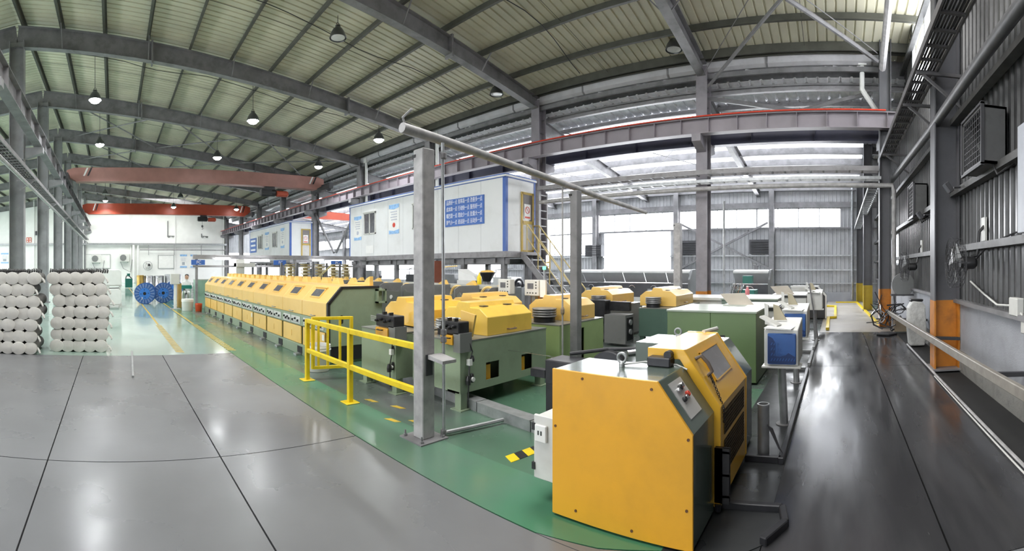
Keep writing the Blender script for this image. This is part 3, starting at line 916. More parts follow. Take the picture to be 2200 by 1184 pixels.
for (x, y, z, lab) in ((-11.4, 6.05, 8.08, 'big unlit bell lamp under the cream roof'), (-10.7, 11.75, 7.62, 'unlit bell lamp near the roof eave and a sagging cable'), (-4.45, 12.05, 7.72, 'unlit bell lamp beside the rafter at the right'),
                       (-34.6, -.6, 7.2, 'small far unlit bell lamp between pink and red cranes, on the roll side'), (-34.6, 5.1, 7.0, 'small far unlit bell lamp between pink and red cranes, at mid span')):
    lamp(x, y, z, False, lab)

# ------------------------------------------------------------------ raised site offices
def office(x0, x1, label, first):
    y0, y1, z0, z1 = 11.2, 12.75, 2.2, 4.62
    t = wthing('raised_office', label, 'office', (x1, y0, z0))
    n = 9
    for i in range(n):
        a, b = x0 + (x1 - x0) * i / n, x0 + (x1 - x0) * (i + 1) / n
        box('wall_panel', PANELW, t, a + .004, b - .004, y0, y0 + .06, z0, z1)
    for i in range(2):
        a, b = y0 + .02 + (y1 - y0 - .02) * i / 2, y0 + .02 + (y1 - y0 - .02) * (i + 1) / 2
        box('wall_panel', PANELW, t, x1 - .06, x1 - .002, a + .003, b - .003, z0, z1)
    box('wall_panel', PANELW, t, x0, x1, y1 - .05, y1, z0, z1)
    box('wall_panel', PANELW, t, x0, x0 + .05, y0, y1, z0, z1)
    box('roof_panel', PANELW, t, x0 - .05, x1 + .05, y0 - .05, y1 + .05, z1, z1 + .06)
    b = MB()
    b.box(x0 - .02, x1 + .02, y0 - .03, y0 + .02, z1 - .02, z1 + .1)
    b.box(x1 - .02, x1 + .03, y0 - .03, y1 + .03, z1 - .02, z1 + .1)
    b.box(x1 - .12, x1 + .012, y0 - .012, y0 + .1, z0, z1)
    b.box(x0 - .012, x0 + .06, y0 - .012, y0 + .06, z0, z1)
    b.box(x1 - .06, x1 + .012, y1 - .06, y1 + .012, z0, z1)
    b.build('blue_trim', BLUET, t)
    box('base_frame', STEELL, t, x0 - .03, x1 + .03, y0 - .03, y1 + .03, z0 - .2, z0)
    fl = MB()
    for x in (x0 + .3, x0 + 3.8, x1 - 2.1, x1 - .2):
        for y in (y0 + .15, y1 - .15):
            fl.bar((x, y, 0), (x, y, z0 - .2), .16, .16)
    for y in (y0 + .15, y1 - .15):
        fl.bar((x0, y, z0 - .32), (x1, y, z0 - .32), .1, .2)
    for i in range(10):
        x = x0 + (x1 - x0) * (i + .5) / 10
        fl.bar((x, y0, z0 - .3), (x, y1, z0 - .3), .08, .14)
    fl.build('steel_stand', STEEL, t)
    # door in the end face
    d0, d1 = y0 + .82, y0 + 1.42
    dr = box('door', mat('door_panel_grey', (.55, .53, .5), .5), t, x1 - .01, x1 + .02, d0, d1, z0 + .02, z1 - .42)
    b = MB()
    for (a, c, e, f) in ((d0 - .04, d0 + .04, z0, z1 - .4), (d1 - .05, d1 + .03, z0, z1 - .4), (d0, d1, z1 - .48, z1 - .4), (d0, d1, z0 + .95, z0 + 1.05), (d0, d1, z0, z0 + .06)):
        b.box(x1 + .0, x1 + .035, a, c, e, f)
    b.build('door_frame', mat('door_frame_ochre', (.52, .36, .07), .5, var=.1), dr)
    box('door_pane', mat('door_glass_dark', (.17, .15, .14), .2), dr, x1 + .012, x1 + .026, d0 + .05, d1 - .06, z0 + 1.05, z1 - .48)
    s = box('notice', WHITEP, dr, x1 + .03, x1 + .034, d0 + .1, d1 - .16, z0 + 1.1, z0 + 1.62)
    MB().torus((x1 + .036, (d0 + d1) / 2 - .03, z0 + 1.42), .11, .012, 'x', 18, 5).bar((x1 + .037, (d0 + d1) / 2 - .1, z0 + 1.5), (x1 + .037, (d0 + d1) / 2 + .04, z0 + 1.34), .02, .006).build('no_entry_ring', REDL, dr)
    box('red_caption', REDL, dr, x1 + .034, x1 + .036, d0 + .13, d1 - .19, z0 + 1.14, z0 + 1.2)
    return t
def office_window(t, x0, x1, y, z0, z1):
    w = MB()
    for x in (x0, (x0 + x1) / 2 - .025, x1 - .05):
        w.box(x, x + .05, y - .05, y + .01, z0, z1)
    for z in (z0, z1 - .05):
        w.box(x0, x1, y - .05, y + .01, z, z + .05)
    w.box(x0 - .04, x1 + .04, y - .07, y, z1, z1 + .05)
    w = w.build('window', OFFW, t)
    for k in range(2):
        a = x0 + .05 + k * (x1 - x0 - .05) / 2
        box('pane', GLASSD, w, a, a + (x1 - x0) / 2 - .08, y - .02, y - .012, z0 + .05, z1 - .05)
PRT = mat('poster_print', (.30, .52, .82), .5, var=.3, scale=12)
PRT2 = mat('poster_grey_text', (.45, .47, .55), .5)
def poster(t, x0, x1, y, z0, z1, red=False):
    p = box('poster', WHITEP, t, x0, x1, y - .012, y, z0, z1)
    h = z1 - z0
    w = x1 - x0
    MB().prism([(x0, z1), (x0, z1 - h * .13), (x0 + w * .5, z1 - h * .17), (x1, z1 - h * .12), (x1, z1)], 'y', y - .016, y - .012).build('print_band', PRT, p)
    MB().prism([(x0, z0), (x0, z0 + h * .13), (x0 + w * .5, z0 + h * .10), (x1, z0 + h * .15), (x1, z0)], 'y', y - .016, y - .012).build('print_band', PRT, p)
    for k in range(4):
        zz = z1 - h * (.26 + .09 * k)
        box('print_line', PRT2, p, x0 + w * (.15 + .08 * (k % 2)), x1 - w * .2, y - .015, y - .012, zz, zz + h * .03)
    MB().lathe([(w * .14, 0), (w * .14, .003)], ((x0 + x1) / 2, y - .016, z0 + h * .3), 'y', 10).build('print_picture', REDL if red else PRT2, p)
o1 = office(-19.85, -9.8, 'long white raised office with blue trim and a blue slogan board', True)
office_window(o1, -18.45, -17.45, 11.2, 3.2, 4.2)
office_window(o1, -14.7, -13.8, 11.2, 3.2, 4.2)
poster(o1, -19.4, -18.7, 11.2, 2.98, 4.12)
poster(o1, -16.4, -15.65, 11.2, 3.1, 4.35, True)
box('paper_notice', WHITEP, o1, -18.3, -17.65, 11.188, 11.2, 2.33, 2.68)
sg = box('slogan_board', BLUES, o1, -12.72, -10.75, 11.17, 11.2, 3.15, 4.13)
rows = ['品质好一点  效率高一点  改善多一点', '成本降一点  行动快一点  服务好一点', '嘴巴甜一点  理由少一点  肚量大一点', '脾气小一点  说话轻一点  运动多一点']
wt = mat('sign_lettering_white', (.9, .92, .95), .5)
for i, r in enumerate(rows):
    for j, w in enumerate(r.split()):
        tx = text('lettering', w, wt, None, (0, 0, 0), FACE_F, .155, .003)
        tx['kind'] = 'stuff'
        tx.parent = sg
        tx.scale = (.57 / (tx.dimensions.x or 1), 1.2, 1)
        tx.location = (-11.735 + (j - 1) * .625, 11.167, 3.15 + .98 * (.87 - .245 * i))
o2 = office(-36.6, -27.7, 'smaller white raised office farther down with blue corner trim', False)
office_window(o2, -34.3, -33.3, 11.2, 3.1, 4.15)
office_window(o2, -31.0, -30.1, 11.2, 3.1, 4.15)
poster(o2, -32.7, -31.8, 11.2, 3.0, 4.3)
poster(o2, -29.4, -28.7, 11.2, 3.0, 4.35)
sg2 = box('slogan_board', BLUES, o2, -36.4, -34.8, 11.17, 11.2, 2.9, 4.05)
for i in range(3):
    box('print_line', wt, sg2, -36.2, -35.0, 11.165, 11.17, 3.75 - i * .36, 3.9 - i * .36)
# stair to the first office
st = wthing('office_stair', 'grey steel stair with thin yellow handrails up to the office door', 'stair', (-7.7, 12.3, 0))
for y in (11.93, 12.60):
    MB().bar((-9.70, y, 2.10), (-7.65, y, .02), .05, .2).build('stringer', STEELL, st)
box('landing', STEELL, st, -9.755, -9.45, 11.9, 12.64, 2.08, 2.18)
for k in range(9):
    x = -9.4 + k * .2
    z = 1.92 - k * .213
    box('tread', GALV, st, x - .12, x + .12, 11.98, 12.62, z - .02, z + .02)
RAILB = mat('thin_rail_ochre', (.55, .42, .16), .5, var=.15)
for y in (11.93, 12.60):
    b = MB().tube([(-9.74, y, 3.1), (-9.5, y, 3.1), (-7.65, y, .98)], .02, 6).tube([(-9.5, y, 2.65), (-7.65, y, .5)], .015, 6)
    for k in range(5):
        x = -9.5 + k * .46
        z = 2.1 - k * .49
        b.tube([(x, y, max(.0, z)), (x, y, 3.1 - k * .52)], .018, 6)
    b.build('handrail', RAILB, st)
box('white_cabinet', WHITEP, None, -15.6, -15.0, 20.2, 20.9, 0, 3.6)
tag(bpy.data.objects['white_cabinet'], 'tall pale cabinet with blue edge seen past the stair', 'cabinet')
box('blue_edge', BLUET, bpy.data.objects['white_cabinet'], -15.06, -14.99, 20.19, 20.21, 1.2, 3.6)
# ================================================================== MACHINES
def handle(name, m, par, p, q, off, r=.008):
    p, q, off = Vector(p), Vector(q), Vector(off)
    return MB().tube([p, p + off, p * .5 + q * .5 + off * 1.15, q + off, q], r, 6).build(name, m, par)

# ---- the long yellow wire drawing machine: ten units in a row
LX0, U = -7.02, 1.03
lm = wthing('wire_drawing_machine', 'long yellow and green drawing machine of ten hooded units', 'machine', (-7, 3.5, 0))
COV = [(3.50, .765), (3.50, 1.045), (3.77, 1.33), (4.50, 1.33), (4.50, 1.30), (3.785, 1.30), (3.53, 1.03), (3.53, .765)]
sp_ = (Vector((0, 3.77, 1.33)) - Vector((0, 3.50, 1.045)))
sl, sn = sp_.normalized(), Vector((0, -sp_.z, sp_.y)).normalized()     # along and out of the sloping hood face
P0 = Vector((0, 3.50, 1.045))
def slope_quad(x0, x1, t0, t1, d0, d1):
    a = []
    for d in (d0, d1):
        for (x, t) in ((x0, t0), (x1, t0), (x1, t1), (x0, t1)):
            c = P0 + sl * t + sn * d
            a.append((x, c.y, c.z))
    return a
QF = [(0, 3, 2, 1), (4, 5, 6, 7), (0, 1, 5, 4), (1, 2, 6, 5), (2, 3, 7, 6), (3, 0, 4, 7)]
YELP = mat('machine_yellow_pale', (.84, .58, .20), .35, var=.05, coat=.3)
for k in range(10):
    a, b = LX0 - (k + 1) * U, LX0 - k * U
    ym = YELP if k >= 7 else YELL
    cv = MB().prism(COV, 'x', a + .006, b - .006).build('hood', ym, lm, bevel=.006)
    c = (a + b) / 2
    MB().add(slope_quad(c - .30, c + .12, .095, .31, .001, .012), QF).build('window_frame', ym, cv)
    MB().add(slope_quad(c - .27, c + .09, .12, .285, .010, .016), QF).build('window_pane', GLASSD, cv)
    MB().add(slope_quad(c - .34, c + .16, .315, .335, .001, .03), QF).build('drip_lip', ym, cv)
    handle('handle', GALV, cv, (c - .08, 3.5, .80), (c + .08, 3.5, .80), (0, -.03, 0), .009)
    dr = box('lower_door', YELL, lm, a + .05, b - .05, 3.495, 3.52, .20, .535, bevel=.004)
    box('door_slot', YEL, dr, c - .004, c + .004, 3.492, 3.497, .3, .42)
    if k in (0, 4):
        box('paper_notice', WHITEP, dr, b - .14, b - .06, 3.488, 3.494, .40, .5)
    for j, (u0, u1) in enumerate(((a + .5, b - .08), (a + .08, a + .46))):
        pn = box('control_plate', OFFW, lm, u0, u1, 3.488, 3.502, .575, .715)
        kn = MB()
        n = 4 if j == 1 else 3
        for i in range(n):
            x = u0 + (u1 - u0) * (i + .7) / (n + .4)
            kn.lathe([(.022, 0), (.022, -.02), (.014, -.03)], (x, 3.488, .645 + (.02 if (i + j) % 2 else -.01)), 'y', 8)
        kn.box(u0 + .04, u1 - .04, 3.485, 3.489, .60, .607)
        build_each(kn, 'knob', BLACKP, pn)
    box('foot_slot', BLACK, lm, b - .14, b + .08, 3.46, 3.49, .04, .16) if k else None
    box('foot_pad', GALV, lm, b - .1, b + .04, 3.36, 3.46, .0, .035) if k else None
a = LX0 - 10 * U
MB().prism([(3.54, .17), (3.54, 1.02), (3.80, 1.295), (4.49, 1.295), (4.49, .17)], 'x', a + .02, LX0 - .02).build('body', GREEN, lm)
box('control_strip', GREEN, lm, a, LX0, 3.50, 3.53, .545, .76, bevel=.004)
box('plinth', GREEN, lm, a, LX0 - .02, 3.47, 4.55, .0, .195, bevel=.006)
EP = [(3.56, .30), (3.56, 1.03), (3.80, 1.29), (4.62, 1.29), (4.62, .30)]
MB().prism(EP, 'x', LX0 - .02, LX0 + .03).build('end_panel', GREEN, lm, bevel=.004)
MB().bar((LX0 + .02, 3.53, .30), (LX0 + .02, 3.53, 1.045), .05, .05).bar((LX0 + .02, 3.53, 1.035), (LX0 + .02, 3.79, 1.31), .05, .05).bar((LX0 + .02, 3.785, 1.31), (LX0 + .02, 4.55, 1.31), .05, .04).build('black_seal', RUBBER, lm)
MB().prism([(3.78 + .035 * math.cos(i * PI / 6), (.80 if PI * .0 <= i * PI / 6 < PI else .72) + .035 * math.sin(i * PI / 6)) for i in range(12)], 'x', LX0 + .03, LX0 + .034).build('oval_hole', BLACK, lm)
b = MB()
for (y0_, y1_, z0_, z1_) in ((4.47, 4.50, 1.02, 1.27), (4.64, 4.67, 1.02, 1.27), (4.47, 4.67, 1.02, 1.05), (4.47, 4.67, 1.24, 1.27)):
    b.box(LX0 + .03, LX0 + .1, y0_, y1_, z0_, z1_)
b.build('square_port', GREEN, lm)
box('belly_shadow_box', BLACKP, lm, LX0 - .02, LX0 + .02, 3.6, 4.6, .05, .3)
# the raised lid brackets along the back edge
for k in range(20):
    x = LX0 - .15 - k * .52
    w = .34 if k else .9
    if k == 0:
        MB().prism([(-7.1, 1.33), (-7.1, 1.50), (-7.22, 1.46), (-7.3, 1.39), (-7.66, 1.38), (-7.72, 1.46), (-7.8, 1.46), (-7.95, 1.33)], 'y', 4.42, 4.5).build('lid_bracket', YELL, lm, bevel=.005)
    elif k > 1:
        MB().prism([(x, 1.33), (x - .06, 1.45), (x - .13, 1.45), (x - .15, 1.41), (x - .2, 1.41), (x - .22, 1.45), (x - .29, 1.45), (x - .36, 1.33)], 'y', 4.40, 4.5).build('lid_bracket', YELL, lm)

# ---- drawing blocks in the machine yard: green block on legs, yellow hood, roller box
def hood_profile(x1, z):
    # (x, z) outline seen from the front: two shoulders and a raised middle lid
    return [(x1, z), (x1, z + .235), (x1 - .14, z + .335), (x1 - .31, z + .34), (x1 - .34, z + .40), (x1 - .54, z + .405), (x1 - .58, z + .33), (x1 - .72, z + .325), (x1 - .86, z + .22), (x1 - .86, z)]
def hood(t, x1, y0, y1, z, m, hand=True, light_top=None):
    p = hood_profile(x1, z)
    h = MB().prism(p, 'y', y0, y1).build('hood', m, t, bevel=.006)
    for yy in (y0 + .22, y1 - .2):
        MB().box(x1 - .33, x1 - .24, yy - .05, yy + .05, z + .34, z + .352).build('hinge', STEELD, h)
    if hand:
        yy = (y0 + y1) / 2
        handle('handle', mat('handle_brown', (.22, .14, .08), .4), h, (x1, yy - .07, z + .06), (x1, yy + .07, z + .06), (.035, 0, 0), .011)
    return h
def block(t, x0, x1, y0, y1, z0, z1, m, mt, holes=(), legs=True):
    f = MB()
    ys = sorted({y0, y1, *[h[0] for h in holes], *[h[1] for h in holes]})
    for i in range(len(ys) - 1):
        a, b = ys[i], ys[i + 1]
        hs = [h for h in holes if h[0] <= a and h[1] >= b]
        zs = [z0]
        for h in hs:
            f.box(x1 - .012, x1, a, b, zs[-1], h[2])
            zs.append(h[3])
        f.box(x1 - .012, x1, a, b, zs[-1], z1)
    f.build('side_panel', m, t)
    d = .22 if holes else .013
    box('body', m, t, x0, x1 - .013, y0, y1, z0, z1 - .012) if not holes else MB().box(x0, x1 - d, y0, y1, z0, z1 - .012).box(x1 - d, x1 - .013, y0, y0 + .02, z0, z1 - .012).box(x1 - d, x1 - .013, y1 - .02, y1, z0, z1 - .012).box(x1 - d, x1 - .013, y0, y1, z0, z0 + .02).build('body', m, t)
    for h in holes:
        box('hole_lining', BLACKP, t, x1 - d, x1 - d + .01, h[0] - .05, h[1] + .05, h[2] - .05, h[3] + .05)
        box('yellow_part', YEL, t, x1 - .15, x1 - .05, h[0] - .02, h[0] + (h[1] - h[0]) * .55, h[2] - .02, h[3] - .04)
    box('worktop', mt, t, x0 - .004, x1 + .004, y0 - .004, y1 + .004, z1 - .012, z1 + .004)
    if legs:
        for x in (x0 + .06, x1 - .06):
            for y in (y0 + .07, y1 - .07):
                MB().box(x - .05, x + .05, y - .05, y + .05, 0.01, z0).box(x - .09, x + .09, y - .09, y + .09, 0, .012).build('leg', m, t)
    else:
        box('plinth', BLACKP, t, x0 + .03, x1 - .03, y0 + .03, y1 - .03, 0, z0)
def regulator(t, p, ax):
    """air regulator with gauge, valve box and hoses on a cabinet corner; ax is the outward direction"""
    p, ax = Vector(p), Vector(ax)
    g = MB().bar(p + ax * .03 + Vector((0, 0, .0)), p + ax * .03 + Vector((0, 0, .07)), .05, .05).build('valve_box', WHITEP, t)
    b = MB()
    b.tube([p + ax * .03 + Vector((0, 0, .05)), p + ax * .05 + Vector((0, .03, .16)), p + ax * .02 + Vector((0, -.03, .34))], .007, 6)
    b.tube([p + ax * .03, p + ax * .04 + Vector((0, -.02, -.14)), p + ax * .03 + Vector((0, -.02, -.42))], .008, 6)
    b.lathe([(.03, -.05), (.033, 0), (.02, .05)], p + ax * .04 + Vector((0, -.03, -.17)), 'z', 8)
    b.lathe([(.022, -.08), (.026, -.02), (.02, .02)], p + ax * .04 + Vector((0, .03, -.12)), 'z', 8)
    b.lathe([(.02, -.03), (.024, 0), (.012, .04)], p + ax * .04 + Vector((0, .04, .07)), 'z', 8)
    b.build('hose_and_valves', BLACKP, t)
    MB().lathe([(.026, 0), (.026, .02)], p + ax * .06 + Vector((0, .02, -.16)), 'y' if abs(ax.y) > .5 else 'x', 10).build('gauge', WHITEP, t)
def roller_box(t, x0, x1, y0, y1, z0, z1, tilt=0):
    r = box('roller_box', DARKM, t, x0, x1, y0, y1, z0, z1, bevel=.01)
    k = MB()
    for i in range(4):
        x = x0 + (x1 - x0) * (.12 + .22 * i)
        k.lathe([(.02, .0), (.02, -.03), (.012, -.05)], (x, y0, (z0 + z1) / 2 - .0 + .02 * (i % 2)), 'y', 8)
    build_each(k, 'roller_knob', DARKM, r)
    w = MB()
    for i in range(4):
        w.tube([(x0, y0 + .03, z0 + .05 + .022 * i), (x0 - .16, y0 + .02, z0 + .055 + .022 * i)], .005, 5)
    build_each(w, 'wire_guide', GALV, r)
    b = MB()
    for i in range(2):
        b.box(x0 + (x1 - x0) * (.3 + .35 * i), x0 + (x1 - x0) * (.36 + .35 * i), y0 + .02, y0 + .08, z1, z1 + .035)
    build_each(b, 'lid_clip', BLACKP, r)
    d = box('drawer', YEL, t, x0 + .02, x0 + (x1 - x0) * .72, y0 - .02, y0 + .05, z0 - .12, z0 - .01, bevel=.004)
    handle('handle', BLACKP, d, (x0 + .09, y0 - .02, z0 - .04), (x0 + .2, y0 - .02, z0 - .04), (0, -.025, 0), .008)
    box('pedestal', GREYM, t, x0 + (x1 - x0) * .70, x1 + .02, y0 + .0, y1 + .02, z0 - .20, z0 + .02)
# first block (far side of the worn post), second block (nearest)
m0 = wthing('drawing_block', 'green block under a soiled yellow hood, behind the yellow railing', 'machine', (-5.35, 3.5, 0))
block(m0, -5.76, -4.90, 3.45, 5.0, .2, .8, GREEN, GREYG)
hood(m0, -5.03, 3.95, 4.85, .82, MAT['hood_yellow_soiled'] if 'hood_yellow_soiled' in MAT else mat('hood_yellow_soiled', (.84, .50, .07), .36, var=.06, scale=2, dirt=(.40, .22, .03), dscale=1.4, damt=.5, coat=.3), False)
roller_box(m0, -5.27, -4.84, 3.38, 3.55, .87, 1.03)
regulator(m0, (-4.95, 3.45, .52), (0, -1, 0))
m1 = wthing('drawing_block', 'green block on legs with two square holes and a clean yellow hood', 'machine', (-4.3, 3.62, 0))
block(m1, -4.76, -3.86, 3.62, 5.28, .2, .8, GREEN, GREYG, ((4.05, 4.29, .29, .50), (4.73, 4.96, .29, .50)))
hood(m1, -3.93, 4.15, 5.04, .802, mat('hood_bright_yellow', (.90, .60, .10), .33, var=.04, scale=2, dirt=(.42, .24, .03), dscale=1.6, damt=.3, coat=.35))
roller_box(m1, -4.16, -3.84, 3.58, 3.75, .88, 1.03)
regulator(m1, (-3.86, 3.74, .52), (1, 0, 0))
MB().prism([(-4.03, .82), (-3.86, .84), (-3.80, 1.10), (-4.05, 1.14)], 'y', 3.80, 3.83).build('raised_flap', YELL, m1)
b = MB()
for i in range(4):
    b.torus((-4.42, 3.95, .90 + .03 * i), .17, .012, 'z', 20, 6)
build_each(b, 'capstan_ring', CHROME, m1)
MB().lathe([(.15, 0), (.15, .19)], (-4.42, 3.95, .80), 'z', 16).build('capstan', DARKM, m1)
m0b = wthing('drawing_block', 'pale yellow hooded block half hidden behind the clean yellow hood', 'machine', (-5.3, 5.6, 0))
block(m0b, -5.85, -4.92, 5.1, 6.25, .2, .8, GREEN, GREYG)
hood(m0b, -5.0, 5.25, 6.15, .83, YELL, False)
def capstan(t, x, y, z, r=.19):
    MB().lathe([(r * .9, 0), (r * .9, .08), (r * .7, .10)], (x, y, z), 'z', 20).build('capstan', DARKM, t, smooth=True)
    for i in range(4):
        MB().lathe([(r, 0), (r * 1.03, .008), (r * 1.03, .016), (r, .024)], (x, y, z + .09 + i * .036), 'z', 22).build('capstan_ring', mat('ring_grey', (.30, .30, .31), .35, metal=.5), t, smooth=True)
    MB().lathe([(r * .6, .08), (r * .6, .2)], (x, y, z), 'z', 16).build('capstan_core', DARKM, t)
m2 = wthing('drawing_block', 'light green block with ringed capstan and an open gear bay, behind the slim post', 'machine', (-4.3, 5.6, 0))
block(m2, -4.75, -3.86, 5.62, 6.95, .06, .8, GREENL, GREYG, ((6.05, 6.32, .08, .70),), False)
hood(m2, -3.97, 6.12, 6.85, .802, YELL)
capstan(m2, -4.30, 5.84, .80)
b = MB()
for (y, z, r) in ((6.12, .55, .06), (6.2, .45, .08), (6.26, .58, .05)):
    b.lathe([(r, 0), (r, .03)], (-3.98, y, z), 'x', 14)
build_each(b, 'gear_wheel', GALV, m2)
m3 = wthing('drawing_block', 'grey block with yellow hood and black gear front, next to the dark green block', 'machine', (-5.2, 9.2, 0))
block(m3, -5.75, -4.85, 9.0, 10.8, .06, .78, GREYM, GREYG, (), False)
hood(m3, -4.95, 9.35, 10.5, .80, YELL)
capstan(m3, -5.2, 9.15, .80, .17)
MB().box(-5.5, -4.8, 8.72, 8.98, .45, .95).box(-5.0, -4.3, 8.9, 9.0, .72, .92).build('gear_front', DARKM, m3, bevel=.01)
b = MB().box(-4.75, -4.25, 8.6, 9.0, .06, .66)
b.build('side_case', GREYM, m3)
box('case_opening', BLACK, m3, -4.26, -4.24, 8.66, 8.95, .12, .6)
for z in (.5, .3):
    MB().lathe([(.06, 0), (.06, .03)], (-4.24, 8.8, z), 'x', 12).build('case_pulley', GALV, m3)
m4 = wthing('drawing_block', 'dark green block with yellow hood and ring stack in front of the orange footed column', 'machine', (-3.8, 9.0, 0))
block(m4, -4.10, -3.35, 8.95, 10.9, .2, .8, mat('block_teal_green', (.07, .125, .10), .42, var=.08), GREYG)
hood(m4, -3.42, 9.4, 10.6, .81, YELL)
capstan(m4, -3.85, 9.15, .80, .17)

# ---- near machine: two chamfered cheeks and a yellow hinged guard between them
nm = wthing('guarded_winder', 'big near machine with yellow cheek plate and windowed yellow guard', 'machine', (-1.3, 2.55, 0))
CH = [(-1.785, .02), (-.815, .02), (-.815, .685), (-1.034, .975), (-1.785, .975)]
MB().prism([(-1.787, .015), (-.813, .015), (-.813, .687), (-1.034, .979), (-1.787, .979)], 'y', 2.515, 2.535).build('cheek_plate', YEL, nm, bevel=.004, seg=2)
sc = MB()
for (x, z) in ((-1.55, .94), (-1.07, .93), (-.84, .66), (-.85, .25), (-1.76, .6), (-1.2, .06), (-1.6, .08)):
    sc.lathe([(.009, 0), (.009, -.005)], (x, 2.515, z), 'y', 8)
build_each(sc, 'plate_screw', mat('rusty_screw', (.12, .05, .02), .5), nm)
GRN = mat('winder_green_paint', (.085, .115, .095), .26, var=.08, scale=2, dirt=(.055, .065, .06), dscale=1.6, damt=.6, coat=.5)
MB().prism(CH, 'y', 2.535, 2.99).build('cheek_box', GRN, nm, bevel=.006, seg=2)
MB().prism([(x, z) for x, z in CH], 'y', 3.82, 4.36).build('cheek_box', GRN, nm, bevel=.006, seg=2)
box('inner_frame', BLACKP, nm, -1.74, -.9, 2.99, 3.82, .02, .62)
# guard
def shell(pr, t):
    inner = [(-1.29, 1.05), (-1.045, 1.05), (-.81, .70), (-.81, .05)]
    return pr + inner[::-1]
GP = [(-1.30, 1.085), (-1.03, 1.085), (-.775, .715), (-.775, .05)]
gd = MB().prism(shell(GP, .03), 'y', 3.02, 3.86).build('guard', mat('guard_yellow', (.84, .47, .035), .28, var=.04, scale=2, dirt=(.5, .28, .03), dscale=1.5, damt=.3, coat=.6), nm, bevel=.004)
b = MB()
for y in (2.985, 3.86):
    b.prism([(-1.30, 1.09), (-1.03, 1.09), (-.77, .717), (-.77, .045), (-.84, .045), (-.84, .69), (-1.06, 1.02), (-1.30, 1.02)], 'y', y, y + .035)
build_each(b, 'guard_rim', MAT['guard_yellow'], gd, bevel=.004)
SA, SB = Vector((-1.03, 0, 1.085)), Vector((-.775, 0, .715))
sdir = SB - SA
snn = Vector((-sdir.z, 0, sdir.x)).normalized()
if snn.z < 0: snn = -snn
def slant(y0, y1, t0, t1, d0, d1):
    out = []
    for d in (d0, d1):
        for (y, t) in ((y0, t0), (y1, t0), (y1, t1), (y0, t1)):
            c = SA + sdir * t + snn * d
            out.append((c.x, y, c.z))
    return out
MB().add(slant(3.22, 3.66, .17, .66, .001, .007), QF).build('guard_window', mat('guard_window_reflection', (.26, .25, .26), .15, var=.1, scale=2, dirt=(.4, .39, .4), dscale=7, damt=.4), gd)  # lighter grey paints the pane's reflection into its colour
b = MB()
for (y0, y1, t0, t1) in ((3.20, 3.22, .15, .68), (3.66, 3.68, .15, .68), (3.20, 3.68, .15, .17), (3.20, 3.68, .66, .68)):
    b.add(slant(y0, y1, t0, t1, .0, .010), QF)
b.build('window_frame', MAT['guard_yellow'], gd)
def sl_pt(y, t, d):
    c = SA + sdir * t + snn * d
    return (c.x, y, c.z)
MB().tube([sl_pt(3.09, .20, .0), sl_pt(3.10, .21, .045), sl_pt(3.11, .36, .055), sl_pt(3.12, .50, .045), sl_pt(3.12, .52, 0)], .014, 8).build('guard_handle', mat('handle_grey_brown', (.16, .13, .11), .45), gd, smooth=True)
ch = MB()
pt = [sl_pt(3.11, .54, .02), sl_pt(3.10, .66, .015), sl_pt(3.07, .84, .012), (-.768, 3.06, .69), (-.765, 3.07, .58)]
for i in range(len(pt) - 1):
    for k in range(7):
        c = Vector(pt[i]).lerp(Vector(pt[i + 1]), k / 7)
        ch.torus(c, .008, .003, 'x' if k % 2 else 'y', 6, 4)
tag(ch.build('guard_chain', DARKM, gd), kind='stuff')
for (z0, z1) in ((.50, .665), (.22, .455)):
    box('grille_backing', BLACK, gd, -.776, -.773, 3.10, 3.76, z0, z1)
    g = MB()
    n = 26
    for i in range(n + 1):
        y = 3.10 + .66 * i / n
        g.bar((-.771, y, z0), (-.771, y, z1), .004, .004, (1, 0, 0))
    for i in range(int((z1 - z0) / .025) + 1):
        z = z0 + i * .025
        g.bar((-.770, 3.10, z), (-.770, 3.76, z), .005, .006)
    tag(g.build('grille_mesh', mat('grille_wire', (.10, .07, .03), .45, var=.2), gd), kind='stuff')
# hinge block, eye bolts, push button plate, latch, side box
MB().box(-1.27, -1.10, 2.90, 3.0, .975, 1.04).build('hinge_block', DARKM, nm, bevel=.008)
MB().lathe([(.028, 0), (.028, .12), (.02, .13)], (-1.13, 2.93, 1.055), 'y', 12).build('hinge_pin', DARKM, nm)
MB().tube([(-1.15, 3.86, 1.09), (-1.08, 4.05, 1.10)], .02, 8).build('gas_strut', OFFW, nm)
for (x, y) in ((-1.42, 2.82), (-1.5, 4.18)):
    MB().torus((x, y, 1.035), .032, .010, 'y', 16, 8).lathe([(.02, 0), (.02, .02), (.01, .03)], (x, y, .976), 'z', 10).build('eye_bolt', GALV, nm, smooth=True)
MB().tube([(-1.42, 2.85, .985), (-1.3, 2.95, .995), (-1.08, 2.98, .985), (-1.0, 2.97, .96)], .006, 6).build('white_cable', WHITEP, nm)
CA, CB = Vector((-1.034, 0, .975)), Vector((-.815, 0, .685))
cdir = CB - CA
cn = Vector((-cdir.z, 0, cdir.x)).normalized()
if cn.z < 0: cn = -cn
def cslant(y0, y1, t0, t1, d0, d1):
    out = []
    for d in (d0, d1):
        for (y, t) in ((y0, t0), (y1, t0), (y1, t1), (y0, t1)):
            c = CA + cdir * t + cn * d
            out.append((c.x, y, c.z))
    return out
pl = MB().add(cslant(2.62, 2.83, .12, .80, .0, .006), QF).build('button_plate', mat('brushed_plate', (.60, .60, .59), .4, metal=.3, var=.06), nm)
